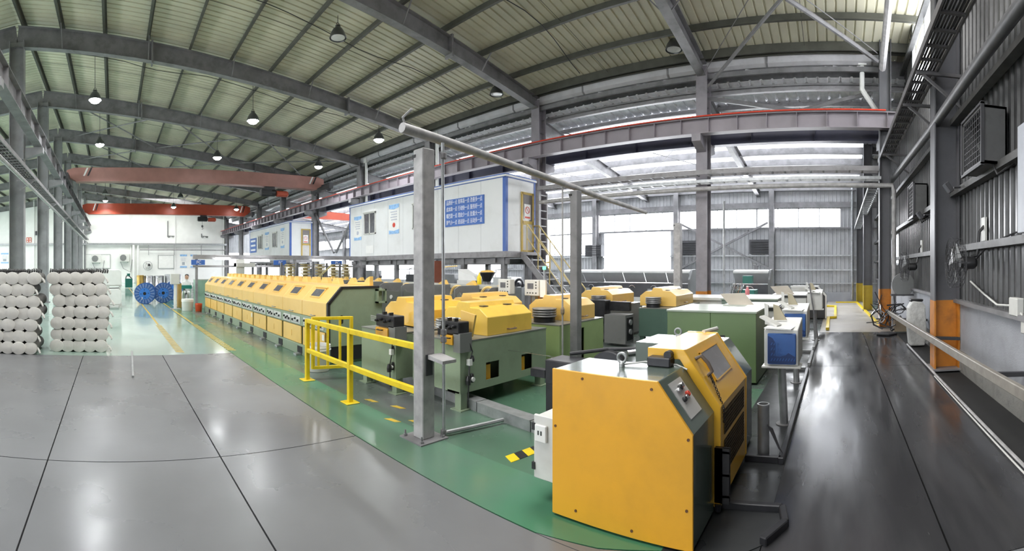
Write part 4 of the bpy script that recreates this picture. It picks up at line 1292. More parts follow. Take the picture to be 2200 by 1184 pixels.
for (y, t, r, m) in ((2.68, .30, .013, CHROME), (2.72, .28, .016, BLACKP), (2.76, .26, .016, CHROME), (2.68, .48, .014, BLACKP), (2.72, .47, .013, CHROME), (2.765, .44, .016, REDL)):
    c = CA + cdir * t + cn * .006
    MB().tube([(c.x, y, c.z), (c.x + cn.x * .012, y, c.z + cn.z * .012), (c.x + cn.x * .02, y, c.z + cn.z * .02)], [r * 1.25, r * 1.25, r], 10).build('push_button', m, pl, smooth=True)
lb = MB().box(-.80, -.745, 2.935, 2.975, .10, .46)
lb.box(-.80, -.70, 2.935, 2.945, .10, .46).box(-.80, -.70, 2.965, 2.975, .10, .46)
for z in (.14, .28, .43):
    lb.box(-.80, -.70, 2.935, 2.975, z, z + .015)
lb.build('latch_bracket', BLACKP, nm)
MB().lathe([(.02, 0), (.025, .05)], (-.79, 2.99, .02), 'z', 10).build('hinge_foot', DARKM, nm)
eb = box('side_box', OFFW, nm, -2.0, -1.79, 2.62, 2.98, .17, .60, bevel=.008)
box('box_lid', OFFW, eb, -2.01, -1.795, 2.60, 2.625, .16, .61, bevel=.006)
sk = box('socket', WHITEP, eb, -1.985, -1.885, 2.575, 2.60, .43, .55, bevel=.006)
MB().box(-1.955, -1.945, 2.572, 2.576, .48, .51).box(-1.93, -1.92, 2.572, 2.576, .48, .51).build('socket_holes', BLACK, sk)
for z in (.22, .5):
    MB().box(-2.02, -1.995, 2.59, 2.63, z, z + .05).build('hinge', BLACKP, eb)
# dark reel stand and rollers between the machines
rs = wthing('wire_guide_stand', 'dark oily roller stand with a grooved wheel behind the near machine', 'machine', (-2.2, 3.9, 0))
b = MB().box(-2.75, -1.83, 3.75, 4.15, .0, .5).box(-2.72, -2.25, 3.70, 4.0, .5, .74)
b.build('stand', DARKM, rs, bevel=.01)
MB().lathe([(.20, 0), (.21, .01), (.17, .03), (.17, .05), (.21, .07), (.20, .08)], (-2.06, 3.80, .66), 'y', 24).build('grooved_wheel', DARKM, rs, smooth=True)
MB().tube([(-2.0, 4.1, .80), (-1.86, 4.2, .815)], .035, 10).build('roller', CHROME, rs, smooth=True)
MB().box(-1.88, -1.83, 4.1, 4.3, .45, .88).build('roller_bracket', DARKM, rs)
MB().tube([(-2.62, 4.0, .76), (-2.3, 4.25, .80), (-2.0, 4.3, .82)], .02, 8).build('roller_arm', STEELD, rs)
MB().box(-2.9, -2.72, 3.70, 3.78, .55, .63).build('guide_arm', DARKM, rs)
tag(MB().tube([(-3.85, 4.45, .60), (-3.0, 4.2, .66), (-2.72, 3.98, .70)], .004, 5).build('steel_wire', CHROME, None), 'thin bright steel wire running to the roller stand', 'wire')

# ---- long green cabinet and the things behind it
gc = wthing('green_cabinet', 'long olive green cabinet behind the near machine, seam down its middle', 'cabinet', (-1.7, 6.4, 0))
OLV = mat('olive_green_paint', (.13, .20, .085), .42, var=.06, scale=2, dirt=(.09, .13, .07), dscale=1.2, damt=.4)
for (a, b) in ((-2.46, -1.80), (-1.796, -1.13)):
    box('door_panel', OLV, gc, a, b, 6.38, 6.42, .03, 1.01, bevel=.004)
box('body', OLV, gc, -2.46, -1.13, 6.42, 7.55, .02, 1.01)
box('worktop', mat('pale_green_top', (.32, .37, .30), .3, var=.1), gc, -2.47, -1.12, 6.37, 7.56, 1.01, 1.035)
box('vent', BLACKP, gc, -1.7, -1.58, 6.375, 6.38, .66, .69)
gc2 = wthing('green_cabinet', 'smaller grey green cabinet behind the long olive one', 'cabinet', (-1.9, 9.2, 0))
box('body', mat('grey_green_paint', (.14, .19, .15), .42), gc2, -2.35, -1.2, 9.2, 10.4, .02, 1.0)
box('worktop', mat('pale_green_top'  , (.32, .37, .30), .3), gc2, -2.37, -1.18, 9.18, 10.42, 1.0, 1.03)
tb = wthing('white_bench', 'long white topped bench in front of the orange footed column', 'bench', (-3.0, 11, 0))
box('top', OFFW, tb, -3.9, -2.5, 10.9, 12.2, .86, .92)
box('side', OFFW, tb, -3.85, -2.55, 10.95, 12.15, .1, .86)
def lidded(xa, xb, ya, yb, z, lab):
    t = wthing('lidded_trough', lab, 'machine', ((xa + xb) / 2, ya, 0))
    box('body', OFFW, t, xa, xb, ya, yb, .05, z)
    box('rubber_edge', BLACKP, t, xa - .02, xb + .02, ya - .02, yb + .02, z, z + .05)
    box('top', WHITEP, t, xa, xb, ya, yb, z + .05, z + .07)
    b = MB().bar((xa + .2, (ya + yb) / 2, z + .08), (xa + .2, (ya + yb) / 2, z + .30), .6, .02, (0, 1, 0))
    MB().prism([(xa + .1, z + .07), (xa + .55, z + .07), (xa + .38, z + .28), (xa - .06, z + .26)], 'y', ya + .2, ya + .24).build('open_flap', mat('beige_flap', (.50, .45, .38), .5, var=.08), t)
lidded(-2.0, -1.0, 7.75, 8.7, .93, 'white trough with a black rim and beige flap, just behind the olive cabinet')
lidded(-1.6, -.75, 11.2, 12.6, .93, 'farther white trough with a black rim behind the desks')

# ---- white control desks with blue fronts
def desk(x, y, z, s, label, post=True, front=True):
    t = wthing('control_desk', label, 'desk', (x, y, 0))
    w, d, h = .36 * s, .62 * s, .40 * s
    MB().prism([(y, z), (y + d, z), (y + d, z + h * 1.12), (y, z + h * .95)], 'x', x - w / 2, x + w / 2).build('case', OFFW, t, bevel=.006)
    box('foot_flange', OFFW, t, x - w / 2 - .02, x + w / 2 + .03, y - .05, y + d * .3, z - .015, z)
    if front:
        f = box('blue_front', BLUE, t, x - w / 2 + .04 * s, x + w / 2 - .02, y - .03, y, z + .02, z + h * .86, bevel=.008)
        n = 22
        prof = [(x - w / 2 + .045 * s, z + .03)] + [(x + w / 2 - .03, z + .03)]
        prof += [(x + w / 2 - .03, z + h * .26)]
        prof += [(x - w * .05 + w * .3 * math.cos(a), z + h * .42 - h * .16 * math.sin(a)) for a in (.4, .9, 1.5, 2.0)]
        prof += [(x - w * .16, z + h * .62), (x - w * .24, z + h * .74), (x - w / 2 + .045 * s, z + h * .8)]
        MB().prism(prof, 'y', y - .036, y - .03).build('dark_wave_panel', BLUED, f)
        sl_ = MB()
        for i in range(5):
            for j in range(9):
                xx = x - w / 2 + .075 * s + j * .03 * s
                zz = z + .06 + i * .055 * s
                if zz < z + h * .62 - max(0, j - 2) * .05 * s or zz < z + h * .2:
                    sl_.prism([(xx, zz), (xx + .008, zz - .004), (xx + .022, zz + .022), (xx + .014, zz + .026)], 'y', y - .04, y - .036)
        tag(sl_.build('vent_slots', BLUE, f), kind='stuff')
    # open lid plates and document flap
    MB().bar((x - w * .45, y + d * .15, z + h), (x + w * .35, y + d * .1, z + h * .98), .26 * s, .012).build('document_flap', WHITEP, t)
    MB().bar((x - w * .65, y + d * .3, z + h * 1.25), (x - w * .1, y + d * .2, z + h * 1.02), .12 * s, .02).build('lid_edge', OFFW, t)
    MB().prism([(x - w * .6, z + h * 1.0), (x - w * .48, z + h * 1.0), (x - w * .5, z + h * 1.55), (x - w * .62, z + h * 1.6)], 'y', y + d * .45, y + d * .49).build('lid_arm', OFFW, t)
    MB().prism([(x - w * .35, z + h * 1.1), (x + w * .05, z + h * 1.1), (x - w * .2, z + h * 1.5), (x - w * .38, z + h * 1.55)], 'y', y + d * .6, y + d * .66).build('beige_lid', mat('beige_lid', (.45, .40, .28), .45, var=.1), t)
    if post:
        MB().tube([(x + .02, y + .12, 0), (x - .01, y + .12, z)], .045 * s, 10).build('post', GALV, t)
        MB().lathe([(.09, 0), (.09, .012)], (x + .02, y + .12, 0), 'z', 12).build('post_foot', STEEL, t)
    return t
desk(-.575, 4.72, .64, .98, 'white control desk with a big blue slotted front on a steel post')
desk(-.60, 6.5, .66, 1.0, 'second white control desk, blue front half hidden by the first desk')
dk = desk(-.50, 10.4, .72, .95, 'plain white desk on a thin post, farthest of the three desks', True, False)
MB().tube([(-.62, 10.3, 1.3), (-.42, 10.35, 0.05)], .018, 6).build('leaning_rod', STEEL, dk)
n2 = wthing('guarded_winder', 'far pale machine with a chamfered dark front beyond the desks', 'machine', (-.9, 15, 0))
MB().prism([(-1.5, .02), (-.35, .02), (-.35, .75), (-.62, 1.05), (-1.5, 1.05)], 'y', 14.9, 15.9).build('body', GREYM, n2)
MB().prism([(-1.5, .02), (-.33, .02), (-.33, .77), (-.60, 1.08), (-1.5, 1.08), (-1.5, 1.03), (-.63, 1.03), (-.38, .74), (-.38, .02)][:9], 'y', 14.86, 14.9).build('cheek_rim', WHITEP, n2)
MB().prism([(-1.48, .04), (-1.0, .04), (-1.0, 1.03), (-1.48, 1.03)], 'y', 14.84, 14.86).build('white_door', OFFW, n2)
MB().prism([(-.99, .04), (-.38, .04), (-.38, .74), (-.63, 1.03), (-.99, 1.03)], 'y', 14.85, 14.86).build('dark_front', STEELD, n2)
tp = wthing('steel_tube', 'upright rusty steel tube with a scrap blade leaning on it by the guard', 'tube', (-.62, 4.05, 0))
MB().lathe([(.052, .0), (.052, .44), (.055, .45), (.055, .46), (.042, .46), (.042, .0)], (-.64, 3.98, 0.004), 'z', 16).build('tube', GALV, tp, smooth=True)
MB().prism([(-.60, .30), (-.57, .24), (-.50, .10), (-.46, .06), (-.49, .11), (-.55, .27)], 'y', 3.92, 3.935).build('scrap_blade', STEELD, tp)

# ---- grey long machine with open covers and two operator panels
gm = wthing('wire_drawing_machine', 'long grey drawing machine with opened covers behind the yellow hoods', 'machine', (-8, 6.3, 0))
box('body', GREYM, gm, -14.0, -5.95, 6.45, 7.2, .1, .98)
for k in range(9):
    x = -5.95 - k * .92
    MB().prism([(6.3, .6), (6.3, 1.22), (6.42, 1.28), (7.1, 1.28), (7.1, .6)], 'x', x - .03, x).build('partition', GREYM, gm)
    MB().prism([(x - .89, .55), (x - .03, .55), (x - .03, 1.10), (x - .09, 1.16), (x - .14, 1.10), (x - .78, 1.10), (x - .83, 1.16), (x - .89, 1.12)], 'y', 6.33, 6.36).build('front_panel', mat('machine_olive_grey', (.15, .155, .14), .45, var=.1), gm)
    MB().lathe([(.05, 0), (.05, -.02)], (x - .46, 6.33, .95), 'y', 12).build('dial', WHITEP, gm)
    MB().torus((x - .46, 6.8, 1.04), .22, .03, 'y', 12, 6, .1, PI - .1).build('yellow_arch', YELP, gm)
    MB().prism([(x - .05, 1.28), (x - .12, 1.38), (x - .3, 1.30), (x - .3, 1.28)], 'y', 6.9, 7.0).build('yellow_clip', YELL, gm)
box('back_cover', mat('pale_cover', (.5, .5, .46), .4), gm, -14, -6.0, 7.0, 7.06, 1.2, 1.30)
for i, (x, y, s, lab) in enumerate(((-5.0, 6.42, 1.0, 'pale operator panel with a small screen and a white side plate'), (-5.74, 6.52, .95, 'pale operator panel with a small screen, without the side plate'))):
    t = wthing('operator_panel', lab, 'control panel', (x, y, 0))
    box('case', OFFW, t, x - .17 * s, x + .15 * s, y, y + .14, 1.16, 1.44 + .0 * s, bevel=.008)
    box('screen', GLASSD, t, x - .10 * s, x + .03 * s, y - .006, y, 1.28, 1.38)
    kb = MB()
    for (u, z) in ((.09, 1.40), (.09, 1.35), (.09, 1.30), (-.10, 1.21), (-.04, 1.21), (.02, 1.21), (.09, 1.21)):
        kb.lathe([(.012, 0), (.012, -.012)], (x + u * s, y, z), 'y', 8)
    build_each(kb, 'button', BLACKP, t)
    box('stand', GREYM, t, x - .04, x + .04, y + .04, y + .12, 0, 1.16)
    if i == 0:
        box('side_plate', WHITEP, t, x + .16, x + .28, y + .02, y + .06, 1.14, 1.44)

# ---- machines in the second aisle
def open_hood_machine(x0, x1, y, label, n, extra=False):
    t = wthing('open_hood_machine', label, 'machine', ((x0 + x1) / 2, y, 0))
    box('body', mat('machine_navy_grey', (.075, .075, .085), .4, var=.15), t, x0, x1, y, y + .9, .1, 1.02)
    MB().prism([(y - .02, .1), (y + .95, .1), (y + .95, 1.5), (y + .7, 1.6), (y + .3, 1.58), (y - .02, 1.2)], 'x', x1, x1 + .08).build('end_plate', GREYM, t)
    for k in range(n):
        a, b = x0 + (x1 - x0) * k / n, x0 + (x1 - x0) * (k + 1) / n
        MB().prism([(y + .35, 1.05), (y + .38, 1.05), (y + .10, 1.45), (y + .07, 1.45)], 'x', a + .01, b - .01).build('open_hood', mat('hood_pale_grey', (.45, .45, .46), .4, var=.06), t)
        MB().prism([(y + .04, 1.45), (y + .5, 1.50), (y + .5, 1.58), (y + .04, 1.53)], 'x', a + .004, b - .004).build('hood_lid', WHITEP, t)
        c = (a + b) / 2
        MB().torus((c, y - .02, .80), .14, .02, 'y', 14, 5, .2, 2.6).build('chrome_arc', CHROME, t)
        MB().box(c - .28, c - .08, y - .03, y, .70, .80).build('label_plate', GALV, t)
        box('lower_door', OFFW if k % 2 else GREYM, t, a + .12, b - .12, y - .015, y, .2, .46)
    box('strip_light_edge', CHROME, t, x0, x1, y - .01, y + .0, 1.02, 1.05)
open_hood_machine(-11.6, -5.75, 17.2, 'long dark machine with opened pale hoods below the bright windows', 6)
open_hood_machine(-4.0, -2.62, 17.4, 'short dark machine with an opened pale hood behind the teal pump', 1)
pu = wthing('pump_unit', 'teal hydraulic pump unit with pipes beside the short dark machine', 'pump', (-3.2, 14.5, 0))
box('tank', TEAL, pu, -3.25, -2.6, 14.4, 15.0, .45, .95, bevel=.01)
box('motor_box', TEAL, pu, -3.05, -2.75, 14.7, 15.0, 1.15, 1.4)
b = MB()
for k in range(7):
    b.tube([(-3.3 + .05 * k, 14.4, .95), (-3.35 + .07 * k, 14.35, 1.1 + .03 * (k % 3)), (-3.45 + .05 * k, 14.4, .7)], .02, 6)
b.build('pipes', CHROME, pu)
box('stand', STEELD, pu, -3.2, -2.65, 14.45, 14.95, 0, .45)
bt = wthing('plastic_bottle', 'small pink bottle standing before the teal pump', 'bottle', (-2.55, 12.0, .93))
box('crate_stand', OFFW, None, -2.45, -1.75, 11.8, 12.4, 0, .93)
tag(bpy.data.objects['crate_stand'], 'off white stand under the small pink bottle', 'stand')
bt.location = (-2.35, 11.95, .93); WORLD[bt.name] = Vector((-2.35, 11.95, .93))
MB().lathe([(.05, 0), (.06, .02), (.06, .14), (.03, .18), (.025, .22)], (-2.35, 11.95, .93), 'z', 12).build('body', mat('pink_plastic', (.75, .25, .27), .4), bt, smooth=True)
MB().lathe([(.028, .22), (.028, .25)], (-2.35, 11.95, .93), 'z', 10).build('cap', WHITEP, bt)
# ================================================================== RAILING, ROLLS, REELS AND THE SMALLER THINGS
rl = wthing('safety_railing', 'bright yellow railing with a short barred gate section', 'railing', (-6.2, 2.78, 0))
for x, lab in ((-6.20, 'p'), (-4.92, 'p')):
    b = MB().box(x - .03, x + .03, 2.75, 2.81, .01, .90)
    b.box(x - .09, x + .09, 2.69, 2.87, 0, .012)
    b.build('post', YELS, rl, bevel=.004)
for z in (.875, .44):
    MB().box(-6.2, -3.58, 2.755, 2.805, z - .03, z + .03).build('rail', YELS, rl, bevel=.004)
gt = wthing('railing_gate', 'small barred yellow gate standing open beside the white drum', 'gate', (-6.15, 2.82, 0))
gx, gy = -6.13, 2.84
ex, ey = -5.98, 3.40
def gp(t, z):
    return (gx + (ex - gx) * t, gy + (ey - gy) * t, z)
for t_ in (0, 1):
    MB().bar(gp(t_, .17), gp(t_, .93), .045, .045, (1, 0, 0)).build('stile', YELS, gt, bevel=.003)
for z in (.19, .91):
    MB().bar(gp(0, z), gp(1, z), .04, .045).build('gate_rail', YELS, gt, bevel=.003)
for t_ in (.14, .38, .70):
    MB().bar(gp(t_, .19), gp(t_, .91), .03, .03, (1, 0, 0)).build('gate_bar', YELS, gt)
def bucket(x, y, r, h, m, label, handle_=True, rz=0):
    t = wthing('bucket', label, 'bucket', (x, y, 0))
    MB().lathe([(r * .86, .004), (r * .88, .01), (r * .97, h * .86), (r, h * .88), (r, h * .93), (r * .98, h * .95), (r * .99, h), (r * .93, h), (r * .84, .03), (0, .03)], (x, y, 0), 'z', 24, cap=False).build('shell', m, t, smooth=True)
    MB().lathe([(r * 1.02, h * .80), (r * 1.02, h * .83)], (x, y, 0), 'z', 24).build('rim_band', m, t)
    if handle_:
        MB().torus((x, y, h * .86), r * 1.02, .006, 'x', 16, 5, PI + .3, 2 * PI - .3).build('bail', STEELD, t)
    return t
w_ = bucket(-6.72, 3.20, .21, .42, WHITEP, 'white plastic drum behind the barred yellow gate')
MB().lathe([(.0, .36), (.185, .36)], (-6.72, 3.20, 0), 'z', 16, cap=False).build('scrap_inside', DARKM, w_)
bucket(-17.55, 2.86, .24, .46, WHITEP, 'white tub on the aisle floor next to the red bucket')
bucket(-17.3, 3.25, .14, .30, mat('red_plastic', (.62, .09, .03), .4), 'small red bucket at the far corner of the yellow machine')

# ---- wrapped rolls in two stacks
def make_roll(first, L=.95, r=.118):
    t = thing('wrapped_roll', 'roll', 'roll', (0, 0, 0))
    MB().lathe([(r * .9, -L), (r, -L + .03), (r, -.05), (r * .97, -.02)], (0, 0, 0), 'x', 18).build('grey_side', WRAPG, t, smooth=True)
    cp = MB().lathe([(r * 1.06, -.06), (r * 1.09, -.02), (r * 1.04, .0), (r * .6, .012), (0, .016)], (0, 0, 0), 'x', 22, cap=False)
    cp.v = [(x, y * 1.10, z * .955) for x, y, z in cp.v]
    cp.build('white_end_cap', CLOTH, t, smooth=True)
    return t
proto = make_roll(True)
KIDS[proto.name] = list(proto.children)
random.seed(11)
used = False
def roll_at(x, y, z, label, tail, group):
    global used
    rz = random.uniform(-.04, .04)
    if not used:
        o = proto
        o.location = (x, y, z); o.rotation_euler = (0, 0, rz); o['label'] = label; o['group'] = group
        used = True
    else:
        o = copy_tree(proto, None, (x, y, z), rz, label, group)
    if tail:
        s = 1
        MB().tube([(-.05, s * .11, .0), (-.03, s * .15, .01), (.02, s * .18, -.03), (.03, s * .20, -.07), (.0, s * .19, -.09)], [.02, .014, .022, .018, .01], 6).build('tied_tail', CLOTH, o, smooth=True)
    return o
RN = ['bottom row', 'second row up', 'third row up', 'fourth row up', 'fifth row up', 'sixth row up', 'top row']
PN = ['first', 'second', 'third', 'fourth', 'fifth', 'sixth']
for sname, xf, ya, n in (('aisle side', -9.02, -.23, 5), ('far side', -8.62, -1.56, 6)):
    for row in range(7):
        off = random.uniform(-.09, .09) + (.04 if row == 1 else 0)
        for i in range(n):
            y = ya - i * .218 + off
            z = .118 + row * .222
            roll_at(xf + random.uniform(-.02, .02) - .05 * (row % 2) * 0, y, z, 'white capped roll, %s from the aisle, %s, %s stack' % (PN[i], RN[row], sname), i == 0, 'white wrapped rolls in two stacks')
random.seed(4)
b = MB()
for (xf, ya, n) in ((-9.25, -.12, 26), (-8.9, -1.45, 26)):
    for i in range(n):
        y = ya - i * .046
        b.tube([(xf, y, 1.55), (xf + .02, y + .012, 1.60), (xf - .01, y + random.uniform(-.02, .02), 1.625 + random.uniform(0, .02))], [.016, .02, .008], 5)
        b.tube([(xf - .3, y, 1.55), (xf - .29, y + .01, 1.61), (xf - .3, y + random.uniform(-.02, .02), 1.63)], [.016, .018, .008], 5)
tag(b.build('bag_ties', mat('dark_bag_tie', (.10, .10, .10), .7, var=.4, scale=20), None), 'row of dark twisted bag ties on top of the white rolls', 'ties', None, 'stuff')

# ---- blue cable reels
def reel(x, y, r, w, rz, num, label):
    t = thing('cable_reel', label, 'reel', (x, y, 0), rz)
    for s in (-1, 1):
        f = MB().lathe([(r, -.02), (r, .02)], (s * w / 2, 0, r), 'x', 36).build('flange', BLUE, t, smooth=True)
        if s > 0:
            me = None
            for k in range(18):
                a = 2 * PI * k / 18
                p = MB().add([(w / 2 + d, q[0] * math.cos(a) - q[1] * math.sin(a), r + q[0] * math.sin(a) + q[1] * math.cos(a)) for d in (.02, .034) for q in ((r * .55, -r * .045), (r * .93, -r * .085), (r * .93, r * .085), (r * .55, r * .045))], QF)
                p.build('flange_rib', mat('reel_pale_blue', (.16, .25, .48), .45, var=.15, scale=8), f)
            MB().lathe([(r * .52, .02), (r * .52, .03)], (w / 2, 0, r), 'x', 28).build('hub_plate', mat('reel_blue', (.045, .20, .62), .4, var=.08), f)
            h = MB().lathe([(.075, .03), (.075, .034)], (w / 2, 0, r), 'x', 18)
            h.build('axle_hole', BLACK, f)
            for k in range(4):
                a = PI / 4 * 2 * k + .1
                MB().lathe([(.022, .03), (.022, .034)], (w / 2, .17 * math.cos(a), r + .17 * math.sin(a)), 'x', 8).build('bolt_hole', BLACK, f)
            if num:
                text('number', num, WHITEP, f, (w / 2 + .032, -.12, r - .22), FACE_R, .16, .002)['kind'] = 'stuff'
    MB().lathe([(r * .86, -w / 2), (r * .86, w / 2)], (0, 0, r), 'x', 28).build('cable_winding', STEELD, t, smooth=True)
    return t
reel(-21.3, 1.50, .485, .62, -.18, '3', 'blue cable reel marked 3, on the side of the white rolls')
reel(-21.9, 2.40, .475, .62, -.12, '11', 'blue cable reel marked 11, on the side of the white switch cabinet')
reel(-24.0, 3.22, .50, .62, -.1, None, 'blue cable reel standing behind the marked pair')

# ---- things around the far end of the aisle
sk = wthing('sack_pallet', 'two white bulk sacks stacked on pallets behind the rolls', 'sacks', (-19.2, .0, 0))
for z in (.12, .92):
    MB().prism([(-.75, z), (.32, z), (.36, z + .1), (.34, z + .62), (.25, z + .68), (-.75, z + .66)], 'x', -20.2, -19.2).build('bulk_sack', WHITEP, sk, bevel=.04, seg=2)
    p = MB()
    for i in range(3):
        p.box(-20.2, -19.18, -.75 + i * .5, -.66 + i * .5, z - .12, z - .02)
    p.box(-20.2, -19.18, -.75, .38, z - .03, z)
    p.build('pallet', OFFW, sk)
pc = wthing('post_cabinet', 'white switch cabinet on a white post at the aisle edge', 'cabinet', (-18.4, 2.5, 0))
box('post', WHITEP, pc, -18.45, -18.35, 2.44, 2.55, 0, 1.0)
box('case', OFFW, pc, -18.55, -18.3, 2.30, 2.66, 1.0, 1.42, bevel=.01)
box('foot', GALV, pc, -18.65, -18.15, 2.3, 2.7, 0, .02)
wb = wthing('work_stand', 'narrow green topped stand with brown side where a man works', 'stand', (-19.4, 3.0, 0))
box('side_board', mat('ochre_board', (.42, .26, .07), .5), wb, -19.5, -19.1, 2.72, 2.86, 0, 1.0)
box('top', TEAL, wb, -19.6, -19.1, 2.86, 3.3, .78, .92)
for y in (2.95, 3.25):
    MB().bar((-19.2, y, 0), (-19.2, y, .78), .03, .03, (1, 0, 0)).build('leg', mat('mint_paint', (.35, .55, .43), .45), wb)
mc = wthing('mint_cabinet', 'pale mint green cabinet next to the red bucket', 'cabinet', (-18.9, 3.6, 0))
box('body', mat('mint_paint', (.35, .55, .43), .45), mc, -19.3, -18.6, 3.4, 4.3, 0, 1.15)
box('top', OFFW, mc, -19.3, -18.6, 3.4, 4.3, 1.15, 1.19)
tc = wthing('teal_cabinet', 'small teal machine cabinet near the white end wall', 'cabinet', (-38, 1.2, 0))
box('body', TEAL, tc, -38.4, -37.8, 1.0, 1.6, .05, .78)
box('head', TEAL, tc, -38.3, -37.9, 1.15, 1.4, 1.0, 1.2)
MB().tube([(-38.1, 1.05, .78), (-38.1, 1.1, 1.0), (-38.1, 1.3, 1.02), (-38.1, 1.55, .78)], .05, 6).build('pipes', STEELD, tc)
for i, (y, r, h, m) in enumerate(((2.02, .28, 1.08, 'brass'), (2.66, .34, 1.05, 'steel'), (3.40, .37, 1.05, 'steel'), (4.45, .62, 1.15, 'dull'))):
    t = wthing('metal_tank', ['brass coloured tank beyond the blue reels', 'shiny steel tank beyond the reel marked 3', 'steel tank with a paper label beyond the reel marked 11', 'dull wide tank behind the white switch cabinet'][i], 'tank', (-34, y, 0))
    mm = {'brass': mat('brass_drum', (.45, .30, .08), .35, metal=.6), 'steel': CHROME, 'dull': GALV}[m]
    MB().lathe([(r, .0), (r, h), (r * .95, h + .04), (0, h + .06)], (-34, y, 0), 'z', 24, cap=False).build('shell', mm, t, smooth=True)
    MB().lathe([(r * 1.03, h - .08), (r * 1.03, h - .02)], (-34, y, 0), 'z', 24).build('rim', mm, t)
    if i == 2:
        box('paper_label', WHITEP, t, -33.63, -33.62, y - .12, y + .12, .75, .98)
# wall fittings on the white wall
def wall_ac(y, z, label):
    t = wthing('wall_air_conditioner', label, 'air conditioner', (-51.9, y, z))
    box('case', OFFW, t, -52, -51.5, y - .55, y + .55, z - .45, z + .45, bevel=.03)
    MB().lathe([(.36, 0), (.36, .03)], (-51.5, y - .12, z), 'x', 20).build('fan_grille', GREYM, t)
    build_each(MB().bar((-51.8, y - .4, z - .5), (-51.4, y - .4, z - .5), .06, .06).bar((-51.8, y + .4, z - .5), (-51.4, y + .4, z - .5), .06, .06), 'bracket', STEELD, t)
    MB().tube([(-51.6, y - .4, z - .5), (-51.7, y - .1, z - 1.2), (-51.8, y + .7, z - 1.6), (-51.8, y + .9, z - .2)], .04, 5).build('hose', STEELL, t)
wall_ac(-1.9, 2.7, 'wall air conditioner on the white wall, left of the white downpipes\' partner')
bpy.data.objects['wall_air_conditioner']['label'] = 'wall air conditioner close to the row of grey columns'
wall_ac(1.25, 2.8, 'wall air conditioner beside the white downpipes')
t = wthing('wall_fan', 'round wall fan on the white wall next to the plain board', 'fan', (-51.7, 3.9, 1.9))
MB().torus((-51.6, 3.9, 1.9), .5, .03, 'x', 20, 5).torus((-51.55, 3.9, 1.9), .3, .02, 'x', 16, 5).build('cage', GALV, t)
MB().lathe([(.14, -.2), (.14, .1)], (-51.7, 4.05, 2.0), 'x', 10).build('motor', BLACKP, t)
bl = MB()
for k in range(3):
    a = k * 2.1
    bl.add([(-51.62, 3.9 + .45 * math.cos(a + d) * s, 1.9 + .45 * math.sin(a + d) * s) for d, s in ((-.3, .2), (-.3, 1), (.3, 1), (.3, .2))], [(0, 1, 2, 3)])
bl.build('blades', OFFW, t)
for (y0, y1, z0, z1, lab) in ((5.1, 6.9, 1.6, 3.1, 'plain white board on the white wall next to the fan'), (-4.4, -.3, 1.6, 3.2, 'wide white board on the white wall between the air conditioners')):
    t = wthing('white_board', lab, 'board', (-51.95, y0, z0))
    box('panel', WHITEP, t, -51.99, -51.93, y0, y1, z0, z1)
    b = MB()
    for (a, c, e, f) in ((y0, y1, z0, z0 + .04), (y0, y1, z1 - .04, z1), (y0, y0 + .04, z0, z1), (y1 - .04, y1, z0, z1)):
        b.box(-51.99, -51.91, a, c, e, f)
    b.build('frame', GALV, t)
def wall_poster(y0, y1, z0, z1, lab):
    t = wthing('wall_poster', lab, 'poster', (-51.95, y0, z0))
    box('sheet', WHITEP, t, -51.99, -51.96, y0, y1, z0, z1)
    h = z1 - z0
    box('print_band', PRT, t, -51.96, -51.95, y0, y1, z1 - h * .14, z1)
    box('print_band', PRT, t, -51.96, -51.95, y0, y1, z0, z0 + h * .12)
    for k in range(3):
        box('print_line', PRT2, t, -51.96, -51.95, y0 + .15, y1 - .15, z1 - h * (.3 + .1 * k), z1 - h * (.27 + .1 * k))
    box('print_picture', mat('poster_picture', (.35, .38, .42), .5), t, -51.96, -51.95, y0 + .25, y1 - .25, z0 + h * .2, z0 + h * .42)
wall_poster(7.6, 8.4, 1.7, 3.2, 'blue headed poster on the white wall, nearer the plain board')
wall_poster(8.8, 9.6, 1.7, 3.2, 'blue headed poster on the white wall, nearer the portal frame')
wall_poster(-12.9, -12.0, 2.2, 3.4, 'framed sheet on the white wall beyond the nearest grey column')
MB_ = wthing('red_wall_sign', 'red and white wall sign between the two nearest broad columns', 'sign', (-51.9, -9.6, 4.6))
box('panel', mat('sign_red', (.6, .12, .07), .5), MB_, -51.99, -51.93, -9.9, -9.3, 4.6, 5.15)
for (y, z) in ((-9.75, 4.7), (-9.45, 4.7), (-9.75, 4.95), (-9.45, 4.95)):
    box('white_character', WHITEP, MB_, -51.93, -51.92, y - .08, y + .08, z - .05, z + .1)
t = wthing('wall_box', 'grey loudspeaker box high on the white wall by the second broad column', 'box', (-51.8, -8.5, 5.5))
box('case', STEELD, t, -52, -51.6, -8.8, -8.2, 5.4, 5.85)
MB().bar((-52, -8.5, 5.35), (-51.6, -8.5, 5.35), .05, .05).build('bracket', STEEL, t)
for y in (6.2, 10.1):
    t = (('tall' if y < 8 else 'short') + ' cable drop with two hooks on the white wall')
    MB().tube([(-51.9, y, 5.4 + (1.6 if y < 8 else .2)), (-51.9, y, 5.2)], .04, 5).tube([(-51.9, y - .03, 5.28), (-51.9, y + .75, 5.28)], .03, 5).torus((-51.9, y + .1, 5.25), .12, .03, 'x', 8, 4, PI, 2 * PI).torus((-51.9, y + .6, 5.3), .12, .03, 'x', 8, 4, PI, 2 * PI).build('cable_drop', STEELD, None); tag(bpy.data.objects['cable_drop' if y < 8 else 'cable_drop.001'], t, 'cable')

